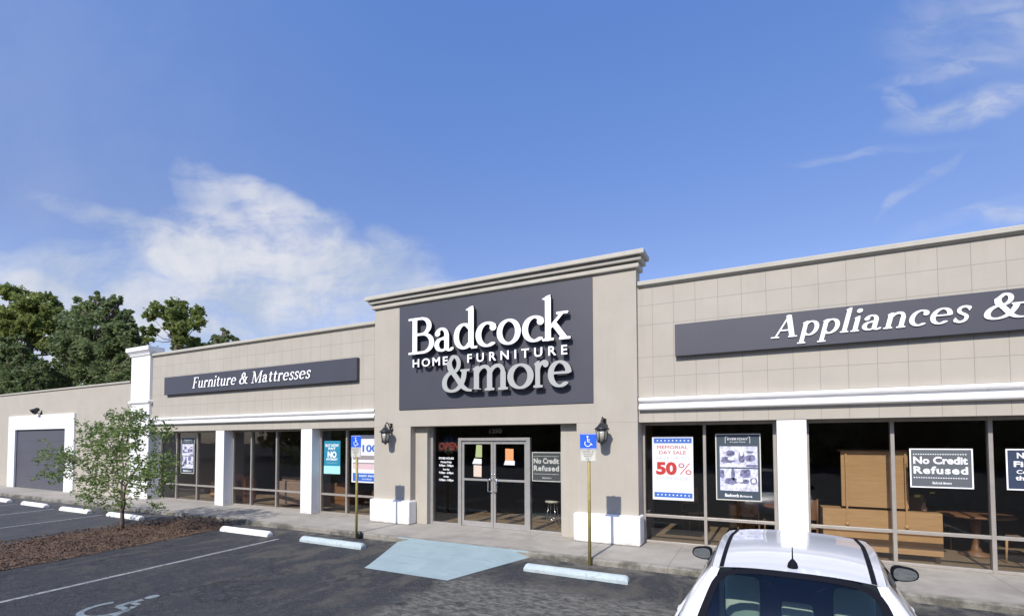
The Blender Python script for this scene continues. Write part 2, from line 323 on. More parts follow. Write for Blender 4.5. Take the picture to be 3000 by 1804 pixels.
# ------------------------------------------------------------------ object helpers
def tag(o, label=None, cat=None, group=None, kind=None):
    if label: o['label'] = label
    if cat: o['category'] = cat
    if group: o['group'] = group
    if kind: o['kind'] = kind
    return o
def thing(name, loc, label, cat, group=None, rz=0.0):
    o = bpy.data.objects.new(name, None); o.location = loc; o.rotation_euler = (0, 0, rz); C.objects.link(o)
    o.empty_display_size = 0.2
    return tag(o, label, cat, group)
class MB:
    """collects shapes in world space, then links them as ONE mesh object"""
    def __init__(s): s.v = []; s.f = []; s.sm = []
    def add(s, vs, fs, smooth=False):
        k = len(s.v); s.v += [tuple(q) for q in vs]; s.f += [tuple(i+k for i in f) for f in fs]; s.sm += [smooth]*len(fs); return s
    def box(s, x0, x1, y0, y1, z0, z1):
        return s.add([(x0, y0, z0), (x1, y0, z0), (x1, y1, z0), (x0, y1, z0), (x0, y0, z1), (x1, y0, z1), (x1, y1, z1), (x0, y1, z1)],
                     [(0, 3, 2, 1), (4, 5, 6, 7), (0, 1, 5, 4), (1, 2, 6, 5), (2, 3, 7, 6), (3, 0, 4, 7)])
    def quad(s, a, b, c, d): return s.add([a, b, c, d], [(0, 1, 2, 3)])
    def rect(s, x0, x1, z0, z1, y): return s.quad((x0, y, z0), (x1, y, z0), (x1, y, z1), (x0, y, z1))
    def tube(s, pts, rad, n=10, cap=True, smooth=True):
        pts = [Vector(p) for p in pts]
        if not hasattr(rad, '__len__'): rad = [rad]*len(pts)
        vs, fs = [], []; prev = None
        for i, p in enumerate(pts):
            d = (pts[min(i+1, len(pts)-1)]-pts[max(i-1, 0)]).normalized()
            a = prev if prev is not None else (Vector((0, 0, 1)) if abs(d.z) < 0.9 else Vector((1, 0, 0)))
            u = (a-d*a.dot(d)).normalized(); v = d.cross(u); prev = u
            for k in range(n):
                t = 2*math.pi*k/n; vs.append(p+(u*math.cos(t)+v*math.sin(t))*rad[i])
        for i in range(len(pts)-1):
            for k in range(n):
                fs.append((i*n+k, i*n+(k+1) % n, (i+1)*n+(k+1) % n, (i+1)*n+k))
        if cap: fs += [tuple(reversed(range(n))), tuple(range((len(pts)-1)*n, len(pts)*n))]
        return s.add(vs, fs, smooth)
    def lathe(s, c, prof, n=16, axis='z'):
        vs, fs = [], []
        for r, h in prof:
            for k in range(n):
                t = 2*math.pi*k/n; a, b = r*math.cos(t), r*math.sin(t)
                vs.append((c[0]+a, c[1]+b, c[2]+h) if axis == 'z' else ((c[0]+h, c[1]+a, c[2]+b) if axis == 'x' else (c[0]+a, c[1]+h, c[2]+b)))
        m = len(prof)
        for i in range(m-1):
            for k in range(n): fs.append((i*n+k, i*n+(k+1) % n, (i+1)*n+(k+1) % n, (i+1)*n+k))
        fs += [tuple(reversed(range(n))), tuple(range((m-1)*n, m*n))]
        return s.add(vs, fs, True)
    def grid(s, rows, smooth=True, close=False):
        n = len(rows[0]); vs = [p for r in rows for p in r]; fs = []
        for i in range(len(rows)-1):
            for k in range(n-1 if not close else n):
                fs.append((i*n+k, i*n+(k+1) % n, (i+1)*n+(k+1) % n, (i+1)*n+k))
        return s.add(vs, fs, smooth)
    def prism(s, poly, y0, y1):
        n = len(poly); vs = [(x, y0, z) for x, z in poly]+[(x, y1, z) for x, z in poly]
        return s.add(vs, [tuple(range(n)), tuple(reversed(range(n, 2*n)))]+[(i, (i+1) % n, (i+1) % n+n, i+n) for i in range(n)])
    def ring_profile(s, x0, x1, y0, y1, prof):
        """moulding round three sides of a block: prof = [(projection, z)]"""
        rows = [[(x0-p, y1, z), (x0-p, y0-p, z), (x1+p, y0-p, z), (x1+p, y1, z)] for p, z in prof]
        s.grid(rows, smooth=False)
        p, z = prof[-1]; s.add([(x0-p, y1, z), (x0-p, y0-p, z), (x1+p, y0-p, z), (x1+p, y1, z)], [(0, 1, 2, 3)])
        p, z = prof[0]; s.add([(x0-p, y1, z), (x0-p, y0-p, z), (x1+p, y0-p, z), (x1+p, y1, z)], [(3, 2, 1, 0)])
        k = [(x0-pp, y1, zz) for pp, zz in prof]; q = [(x1+pp, y1, zz) for pp, zz in prof]
        n = len(prof); s.add(k+q, [(i, i+1, n+i+1, n+i) for i in range(n-1)])
        return s
    def build(s, name, material, parent=None, bevel=0.0, fix=True):
        me = bpy.data.meshes.new(name); me.from_pydata(s.v, [], s.f)
        if any(s.sm):
            me.polygons.foreach_set('use_smooth', s.sm)
        if fix:
            b = bmesh.new(); b.from_mesh(me); bmesh.ops.recalc_face_normals(b, faces=b.faces); b.to_mesh(me); b.free()
        me.materials.append(material)
        o = bpy.data.objects.new(name, me); C.objects.link(o)
        if parent is not None:
            o.parent = parent; o.matrix_parent_inverse = world_of(parent).inverted()
        if bevel > 0:
            md = o.modifiers.new('bevel', 'BEVEL'); md.width = bevel; md.segments = 2; md.limit_method = 'ANGLE'
        return o
def world_of(o):
    m = Matrix.LocRotScale(o.location, o.rotation_euler, o.scale)
    if o.parent: m = world_of(o.parent) @ o.matrix_parent_inverse @ m
    return m
def text_mb(s, x0, x1, z0, y, h=None, bold=0.0, depth=0.0, align='FIT', mb=None, space=1.0, slant=0.0):
    """built-in font text on a wall facing -y; fitted to x0..x1, cap height h, baseline z0"""
    cu = bpy.data.curves.new('tmp', 'FONT'); cu.body = s; cu.size = 1.0; cu.offset = bold; cu.space_character = space; cu.resolution_u = 3; cu.shear = slant
    ob = bpy.data.objects.new('tmp', cu); C.objects.link(ob)
    dg = bpy.context.evaluated_depsgraph_get(); me = bpy.data.meshes.new_from_object(ob.evaluated_get(dg))
    co = np.zeros(len(me.vertices)*3); me.vertices.foreach_get('co', co); co = co.reshape(-1, 3)
    xa, xb = co[:, 0].min(), co[:, 0].max(); caph = 0.70
    sx = (x1-x0)/(xb-xa)
    sz = (h/caph) if h else sx
    if align == 'CENTER':
        sx = sz; xo = (x0+x1)/2-(xa+xb)/2*sx
    elif align == 'LEFT': sx = sz; xo = x0-xa*sx
    else: xo = x0-xa*sx
    vs = [(c[0]*sx+xo, y, c[1]*sz+z0) for c in co]
    fs = [tuple(p.vertices) for p in me.polygons]
    mb = mb or MB(); mb.add(vs, fs)
    if depth > 0: mb.depth = depth
    bpy.data.objects.remove(ob); bpy.data.curves.remove(cu); bpy.data.meshes.remove(me)
    return mb

# ------------------------------------------------------------------ drawn serif letters
# every glyph is a union of pen strokes in em units (x height 1), traced by marching squares
def arc(cx, cy, rx, ry, a0, a1, n=22):
    return [(cx+rx*math.cos(R(a0+(a1-a0)*i/n)), cy+ry*math.sin(R(a0+(a1-a0)*i/n))) for i in range(n+1)]
def bez(p0, p1, p2, p3, n=14):
    o = []
    for i in range(n+1):
        t = i/n; u = 1-t
        o.append(tuple(u*u*u*a+3*u*u*t*b+3*u*t*t*c+t*t*t*d for a, b, c, d in zip(p0, p1, p2, p3)))
    return o
T_, H_ = 0.113, 0.047       # half stem, half hairline
def S(pts, a=T_, b=H_): return ('s', pts, a, b)
def ser(x, y, wl=0.2, wr=0.2): return ('s', [(x-wl, y), (x+wr, y)], 0.03, 0.045)
def flag(x, y, l=0.2): return ('p', [(x-l-T_*0.4, y-0.13), (x-T_, y-0.17), (x+0.02, y-0.3), (x+T_*0.98, y+0.0), (x-T_*0.2, y-0.02)])
G = {}
G['B'] = (1.28, [S([(.30, .04), (.30, 1.46)]), ser(.2, .045, .18, .3), ser(.2, 1.455, .18, .3), S([(.3, 1.45), (.66, 1.45)], .05, .05), S([(.3, .80), (.66, .80)], .05, .05), S([(.3, .05), (.70, .05)], .05, .05),
          S(arc(.62, 1.125, .36, .325, -90, 90)), S(arc(.68, .425, .42, .375, -90, 90))])
G['a'] = (.95, [S([(.60, .16), (.60, .68)]), S(arc(.36, .66, .24, .285, 0, 150), T_*.9, H_), S(arc(.16, .76, .03, .03, 0, 360), .10, .09), S(arc(.36, .29, .24, .24, 75, 285)),
          S([(.40, .55), (.60, .60)], .05, .045), S(bez((.38, .05), (.5, .05), (.58, .12), (.6, .2)), .05, .05), S(bez((.6, .16), (.62, .03), (.76, .0), (.86, .1)), .08, .05)])
G['d'] = (1.06, [S([(.76, .1), (.76, 1.52)]), flag(.76, 1.62), S(arc(.46, .5, .33, .45, 40, 320)), S([(.6, .90), (.76, .80)], .05, .05), S([(.6, .08), (.76, .2)], .05, .05), ser(.86, .045, .08, .14)])
G['c'] = (.86, [S(arc(.48, .5, .35, .45, 50, 305)), S(arc(.70, .75, .03, .03, 0, 360), .10, .10)])
G['o'] = (1.0, [S(arc(.5, .5, .37, .45, 0, 360, 40))])
G['k'] = (1.1, [S([(.26, .04), (.26, 1.55)]), flag(.26, 1.65), ser(.26, .045, .2, .2), S([(.34, .46), (.78, .93)], .05, .06), ser(.80, .955, .2, .2), S([(.50, .58), (.88, .06)], T_*1.05, .05), ser(.90, .045, .2, .18)])
G['m'] = (1.62, [S([(.24, .04), (.24, .86)]), flag(.24, 1.0, .14), ser(.24, .045, .18, .18), S([(.81, .04), (.81, .66)]), ser(.81, .045, .18, .18), S([(1.38, .04), (1.38, .66)]), ser(1.38, .045, .18, .18),
          S(bez((.28, .72), (.4, 1.0), (.81, 1.08), (.81, .62)), .09, .07), S(bez((.85, .72), (.97, 1.0), (1.38, 1.08), (1.38, .62)), .09, .07)])
G['n'] = (1.08, [S([(.24, .04), (.24, .86)]), flag(.24, 1.0, .14), ser(.24, .045, .18, .18), S([(.82, .04), (.82, .66)]), ser(.82, .045, .18, .18), S(bez((.28, .72), (.4, 1.0), (.82, 1.08), (.82, .62)), .09, .07)])
G['r'] = (.78, [S([(.24, .04), (.24, .86)]), flag(.24, 1.0, .14), ser(.24, .045, .18, .22), S(bez((.28, .66), (.34, .86), (.46, .97), (.62, .93)), .07, .07), S(arc(.62, .86, .03, .03, 0, 360), .11, .10)])
G['e'] = (.92, [S(arc(.48, .5, .35, .45, 8, 310)), S([(.2, .54), (.82, .54)], .05, .045)])
G['s'] = (.74, [S(bez((.60, .84), (.5, 1.0), (.16, .99), (.19, .74))+bez((.19, .74), (.22, .5), (.6, .52), (.58, .26))+bez((.58, .26), (.56, -.03), (.22, .0), (.14, .18)), .085, .065), S([(.61, .72), (.61, .93)], .035, .03), S([(.13, .07), (.13, .28)], .035, .03)])
G['i'] = (.52, [S([(.26, .04), (.26, .86)]), flag(.26, 1.0, .14), ser(.26, .045, .18, .18), S(arc(.26, 1.33, .03, .03, 0, 360), .11, .11)])
G['l'] = (.52, [S([(.26, .04), (.26, 1.5)]), flag(.26, 1.6, .14), ser(.26, .045, .18, .18)])
G['t'] = (.66, [S([(.30, .2), (.30, 1.2)]), S([(.08, .93), (.56, .93)], .05, .055), S(bez((.30, .24), (.32, 0), (.48, .0), (.58, .12)), .09, .05)])
G['u'] = (1.08, [S([(.24, .3), (.24, .92)]), S([(.80, .1), (.80, .92)]), ser(.2, .93, .14, .06), ser(.76, .93, .14, .06), S(bez((.24, .34), (.24, -.06), (.62, -.02), (.8, .26)), .09, .06), ser(.9, .045, .06, .12)])
G['p'] = (1.04, [S([(.26, -.46), (.26, .90)]), flag(.26, 1.0, .14), ser(.26, -.455, .18, .2), S(arc(.54, .5, .33, .45, -140, 140)), S([(.3, .78), (.42, .9)], .05, .05)])
G['F'] = (1.12, [S([(.30, .04), (.30, 1.46)]), ser(.3, .045, .22, .24), ser(.2, 1.455, .14, .6), S([(.3, .80), (.72, .80)], .05, .05), S([(.74, .66), (.74, .94)], .035, .03), S([(.98, 1.2), (.98, 1.46)], .04, .03), S([(.3, 1.455), (.98, 1.455)], .05, .05)])
G['M'] = (1.75, [S([(.28, .04), (.28, 1.46)], .055, .05), S([(1.46, .04), (1.46, 1.46)]), ser(.28, .045, .2, .2), ser(1.46, .045, .22, .22), ser(.24, 1.455, .18, .12), ser(1.5, 1.455, .1, .2),
          S([(.32, 1.44), (.86, .12)], .12, .05), S([(.86, .1), (1.42, 1.44)], .05, .05)])
G['A'] = (1.4, [S([(.26, .05), (.72, 1.50)], .05, .05), S([(.70, 1.48), (1.14, .05)], .14, .05), S([(.4, .5), (.98, .5)], .05, .05), ser(.24, .045, .2, .2), ser(1.16, .045, .2, .22)])
G['&'] = (1.5, [S(arc(.62, 1.14, .25, .31, -150, 100)+[(.40, 1.2)], .10, .06), S(bez((.40, 1.2), (.38, 1.0), (.62, .78), (.86, .46)), .13, .06), S(bez((.80, .54), (.98, .28), (1.14, .06), (1.42, .05)), .13, .05),
          S(bez((.52, .84), (.34, .74), (.16, .62), (.16, .38))+bez((.16, .38), (.16, .12), (.36, .05), (.54, .05))+bez((.54, .05), (.88, .05), (1.12, .36), (1.14, .82)), .12, .055), ser(1.14, .86, .17, .24)])
def sdf(glyph, X, Y):
    f = np.full(X.shape, 9.0)
    for g in glyph:
        if g[0] == 's':
            _, pts, a, b = g
            for (x0, y0), (x1, y1) in zip(pts[:-1], pts[1:]):
                px, py = (X-x0)/a, (Y-y0)/b; dx, dy = (x1-x0)/a, (y1-y0)/b
                L = dx*dx+dy*dy+1e-12; t = np.clip((px*dx+py*dy)/L, 0, 1)
                f = np.minimum(f, (np.hypot(px-t*dx, py-t*dy)-1)*min(a, b))
        else:
            poly = g[1]; n = len(poly); ins = np.zeros(X.shape, bool); dist = np.full(X.shape, 9.0)
            for i in range(n):
                (x0, y0), (x1, y1) = poly[i], poly[(i+1) % n]
                L = (x1-x0)**2+(y1-y0)**2+1e-12; t = np.clip(((X-x0)*(x1-x0)+(Y-y0)*(y1-y0))/L, 0, 1)
                dist = np.minimum(dist, np.hypot(X-x0-t*(x1-x0), Y-y0-t*(y1-y0)))
                c = ((y0 > Y) != (y1 > Y)) & (X < (x1-x0)*(Y-y0)/((y1-y0) if abs(y1-y0) > 1e-9 else 1e-9)+x0)
                ins ^= c
            f = np.minimum(f, np.where(ins, -dist, dist))
    return f
_cache = {}
def loops_of(ch, res=34):
    if ch in _cache: return _cache[ch]
    wd, gl = G[ch]
    xs = np.arange(-0.25, wd+0.3, 1/res); ys = np.arange(-0.62, 1.85, 1/res)
    X, Y = np.meshgrid(xs, ys, indexing='ij'); f = sdf(gl, X, Y)+1e-7
    ins = f < 0; nx, ny = f.shape; segs = {}
    def pt(i, j, k, l):
        a, b = f[i, j], f[k, l]; t = a/(a-b); return ((i, j, k, l) if (i, j) < (k, l) else (k, l, i, j)), (xs[i]+(xs[k]-xs[i])*t, ys[j]+(ys[l]-ys[j])*t)
    pos = {}
    for i in range(nx-1):
        for j in range(ny-1):
            c = (ins[i, j], ins[i+1, j], ins[i+1, j+1], ins[i, j+1])
            if all(c) or not any(c): continue
            cor = ((i, j), (i+1, j), (i+1, j+1), (i, j+1)); cr = []
            for e in range(4):
                if c[e] != c[(e+1) % 4]:
                    k, p = pt(*cor[e], *cor[(e+1) % 4]); pos[k] = p; cr.append((k, c[e]))
            outs = [k for k, v in cr if v]; inn = [k for k, v in cr if not v]
            if len(outs) == 1: segs[outs[0]] = inn[0]
            else:
                idx = [k for k, v in cr]
                for q in range(4):
                    if cr[q][1]: segs[cr[q][0]] = cr[(q+1) % 4][0] if not all((c[0], c[2])) else cr[(q-1) % 4][0]
    loops = []; used = set()
    for s0 in list(segs):
        if s0 in used: continue
        lp = []; k = s0
        while k in segs and k not in used:
            used.add(k); lp.append(pos[k]); k = segs[k]
        if len(lp) > 6: loops.append(lp)
    _cache[ch] = (wd, loops); return _cache[ch]
def glyph_word(word, y_front, depth, place, slant=0.0):
    """place: list of (x0, x1, z0, em height of x) for each letter -> MB of filled, extruded letters (front + sides)"""
    cu = bpy.data.curves.new('tmp', 'CURVE'); cu.dimensions = '2D'; cu.fill_mode = 'BOTH'; cu.extrude = depth/2
    for ch, (x0, x1, z0, xh) in zip(word, place):
        if ch == ' ': continue
        wd, loops = loops_of(ch)
        ax = [p[0] for l in loops for p in l]; a0, a1 = min(ax), max(ax)
        for l in loops:
            sp = cu.splines.new('POLY'); sp.use_cyclic_u = True; sp.points.add(len(l)-1)
            for q, (px, py) in zip(sp.points, l):
                q.co = (x0+(px-a0)/(a1-a0)*(x1-x0)+slant*py*xh, z0+py*xh, 0, 1)
    ob = bpy.data.objects.new('tmp', cu); C.objects.link(ob)
    dg = bpy.context.evaluated_depsgraph_get(); me = bpy.data.meshes.new_from_object(ob.evaluated_get(dg))
    mb = MB(); mb.add([(v.co.x, y_front+depth/2-v.co.z, v.co.y) for v in me.vertices], [tuple(p.vertices) for p in me.polygons])
    bpy.data.objects.remove(ob); bpy.data.curves.remove(cu); bpy.data.meshes.remove(me)
    return mb
def build_letters(mb, name, face, side, parent):
    o = mb.build(name, face, parent, fix=True)
    o.data.materials.append(side)
    for p in o.data.polygons:
        if abs(p.normal.y) < 0.5: p.material_index = 1
    return o
def split_letters(mb, name, face, side, parent):
    # one object for each letter: the loose pieces of the word
    par = list(range(len(mb.v)))
    def find(a):
        while par[a] != a: par[a] = par[par[a]]; a = par[a]
        return a
    key = {}
    for i, v in enumerate(mb.v):
        k = tuple(round(c, 5) for c in v)
        if k in key: par[find(i)] = find(key[k])
        else: key[k] = i
    for f in mb.f:
        for q in f[1:]: par[find(q)] = find(f[0])
    groups = {}
    for f in mb.f: groups.setdefault(find(f[0]), []).append(f)
    for r0, fs in sorted(groups.items(), key=lambda g: min(mb.v[i][0] for f in g[1] for i in f)):
        ids = sorted({i for f in fs for i in f}); mp = {i: k for k, i in enumerate(ids)}
        m = MB(); m.add([mb.v[i] for i in ids], [tuple(mp[i] for i in f) for f in fs])
        build_letters(m, name, face, side, parent)
def auto_place(word, x0, x1, z0, xh, gap=0.10, sp=0.5):
    ws = []
    for ch in word:
        if ch == ' ': ws.append(None); continue
        wd, loops = loops_of(ch); ax = [p[0] for l in loops for p in l]; ws.append(max(ax)-min(ax))
    tot = sum(sp if q is None else q+gap for q in ws)-gap
    k = (x1-x0)/tot; x = x0; out = []
    for q in ws:
        if q is None: out.append((x, x, z0, xh)); x += sp*k
        else: out.append((x, x+q*k, z0, xh)); x += (q+gap)*k
    return out

# ================================================================== SETTING: lot, sidewalk, ramp, mulch
def build_setting():
    # one ground sheet reaching the horizon; level far away, sloping gently near the kerb
    ys = [400, 60, 20, 8, 0.2, -1.4, -3, -5, -7, -9, -12, -16, -25, -60, -400]
    xs = [-600, -120, -60, -40, -30, -20, -10, 0, 10, 30, 120, 600]
    m = MB(); m.grid([[(x, y, lot_z(y) if y > -25 else lot_z(-25)) for x in xs] for y in ys], smooth=False)
    lot = tag(m.build('parking_lot', M['asphalt'], None), kind='structure')
    def strip(poly, z=0.004):
        return [(x, y, lot_z(y)+z) for x, y in poly]
    for (xa, ya, xb, yb) in [(-9.97, -2.3, -9.88, -7.05), (-21.2, -2.25, -21.1, -7.2), (-18.13, -2.2, -18.0, -7.2), (-24.1, -2.25, -24.0, -7.2), (-27.2, -2.25, -27.1, -7.2), (1.75, -2.3, 1.75, -7.05), (4.55, -2.3, 4.55, -7.05)]:
        m = MB(); n = 8; rows = []
        for i in range(n+1):
            t = i/n; x = xa+(xb-xa)*t; y = ya+(yb-ya)*t; rows.append(strip([(x-.05, y), (x+.05, y)]))
        m.grid(rows, smooth=False); m.build('parking_line', M['line'], lot)
    # wheelchair emblem: feet of the figure point to the kerb
    m = MB(); cx, cy = -8.08, -6.30
    def P(u, v): return (cx+u, cy+v)
    def band(pts, wd):
        rows = []
        for i, p in enumerate(pts):
            a = Vector(pts[max(0, i-1)]); b = Vector(pts[min(len(pts)-1, i+1)]); d = (b-a).normalized(); q = Vector((-d.y, d.x))*wd/2
            rows.append(strip([(p[0]+q.x, p[1]+q.y), (p[0]-q.x, p[1]-q.y)], 0.005))
        m.grid(rows, smooth=False)
    band([P(.30*math.cos(R(t))-.02, .30*math.sin(R(t))-.12) for t in range(-215, 50, 10)], .085)
    band([P(-.02, .30), P(-.03, .12), P(-.02, -.02)], .10)
    band([P(-.03, -.01), P(.16, -.02), P(.27, -.02)], .085)
    band([P(.26, 0.01), P(.34, -.17), P(.40, -.30)], .085)
    band([P(.39, -.30), P(.47, -.27)], .07)
    band([P(-.02, .16), P(.18, .15)], .07)
    rows = [strip([P(-.03+.085*math.cos(R(t)), .43+.095*math.sin(R(t))), P(-.03, .43)], 0.005) for t in range(0, 361, 24)]
    m.grid(rows, smooth=False)
    m.build('wheelchair_symbol', M['hcp'], lot)
    # sidewalk slab with a real kerb face; a slightly worn, rounded arris
    m = MB(); x = -60.0; r = random.Random(3)
    prof = [(0.48, 0.0), (-1.30, -0.004), (-1.375, -0.012), (-1.40, -0.035), (-1.405, -0.30)]
    rows = []
    while x < 30.01:
        rows.append([(x, y+(r.uniform(-.008, .008) if y < -1.3 else 0), z) for y, z in prof]); x += 0.5
    m.grid(rows, smooth=False)
    tag(m.build('sidewalk', M['concrete'], None), kind='structure')
    # pale blue ramp, full width at the kerb, narrowing to the lot
    m = MB(); A = (-7.18, -1.398, -0.001); B = (-4.02, -1.398, -0.001)
    Cc = (-4.57, -3.32, lot_z(-3.32)+.004); D = (-6.36, -3.32, lot_z(-3.32)+.004)
    a = (-7.25, -1.398, GH-.01); b = (-3.96, -1.398, GH-.01)
    top = []
    for i in range(9):
        t = i/8; y = A[1]+(D[1]-A[1])*t
        xl = A[0]+(D[0]-A[0])*t; xr = B[0]+(Cc[0]-B[0])*t; z = (A[2])*(1-t)+D[2]*t
        top.append([(xl-.06*(1-t), y, lot_z(y)-.006), (xl+.40*(1-t), y, z), (xr-.40*(1-t), y, z), (xr+.06*(1-t), y, lot_z(y)-.006)])
    m.grid(top, smooth=True); m.add([A, (A[0]+.4, A[1]-.001, A[2]), (A[0]-.06, A[1]-.001, GH-.006)], [(0, 1, 2)]); m.add([B, (B[0]-.4, B[1]-.001, B[2]), (B[0]+.06, B[1]-.001, GH-.006)], [(0, 1, 2)]); tag(m.build('ramp', M['ramp'], None), kind='structure')
    # mulch island, mounded, with loose chips on top
    out = [(-13.4, -1.46), (-12.75, -1.62), (-12.42, -2.2), (-12.28, -3.0), (-12.25, -4.25), (-12.2, -5.5), (-12.2, -8.5), (-15.1, -8.5), (-15.1, -5.5), (-15.2, -4.2), (-15.05, -3.1), (-14.95, -2.2), (-14.6, -1.6), (-14.1, -1.46)]
    m = MB(); cx, cy = -13.65, -4.6; n = 30
    pts = []
    L = len(out)
    for i in range(L):
        for k in range(4):
            t = k/4; p, q = out[i], out[(i+1) % L]; pts.append((p[0]+(q[0]-p[0])*t, p[1]+(q[1]-p[1])*t))
    rows = []
    for j in range(13):
        s = 1-j/13.0
        row = []
        for (px, py) in pts:
            x, y = cx+(px-cx)*s+0.0, cy+(py-cy)*s
            e = min(1, (1-s)*5); h = 0.075*e+0.03*e*noise.noise(Vector((x*1.7, y*1.7, 0)))+0.012*noise.noise(Vector((x*9, y*9, 3)))
            jx = 0.05*noise.noise(Vector((x*3, y*3, 9))) if j == 0 else 0
            row.append((x+jx, y+jx, lot_z(y)+0.006+max(0, h)))
        rows.append(row)
    m.grid(rows, close=True); m.add([(cx, cy, lot_z(cy)+.08)]+rows[-1], [(0, k+1, (k+1) % len(pts)+1) for k in range(len(pts))])
    tag(m.build('mulch_bed', M['mulch'], None), kind='structure')
    m = MB(); r = random.Random(5)
    def inside(x, y):
        c = False
        for i in range(L):
            (x0, y0), (x1, y1) = out[i], out[(i+1) % L]
            if (y0 > y) != (y1 > y) and x < (x1-x0)*(y-y0)/(y1-y0)+x0: c = not c
        return c
    for _ in range(11000):
        x, y = r.uniform(-15.5, -11.9), -1.3-6.0*r.random()**1.0
        if not inside(x, y):
            if r.random() > 0.08: continue
            if not inside(x*0.97-13.65*0.03, y): continue
        s = min(1.0, 0.5+abs(0)); h = 0.082 if inside(x, y) else 0.0
        a = r.uniform(0, 6.28); l, wd = r.uniform(.012, .034), r.uniform(.004, .011)
        dx, dy = math.cos(a)*l, math.sin(a)*l; ex, ey = -math.sin(a)*wd, math.cos(a)*wd; tz = r.uniform(-.02, .02)
        z = lot_z(y)+h+r.uniform(-.01, .02)+.006
        m.quad((x-dx-ex, y-dy-ey, z-tz), (x+dx-ex, y+dy-ey, z+tz), (x+dx+ex, y+dy+ey, z+tz+.006), (x-dx+ex, y-dy+ey, z-tz+.006))
    tag(m.build('mulch_chips', M['chip'], None, fix=False), 'loose brown bark chips spread over the planting island', 'mulch', kind='stuff')
build_setting()

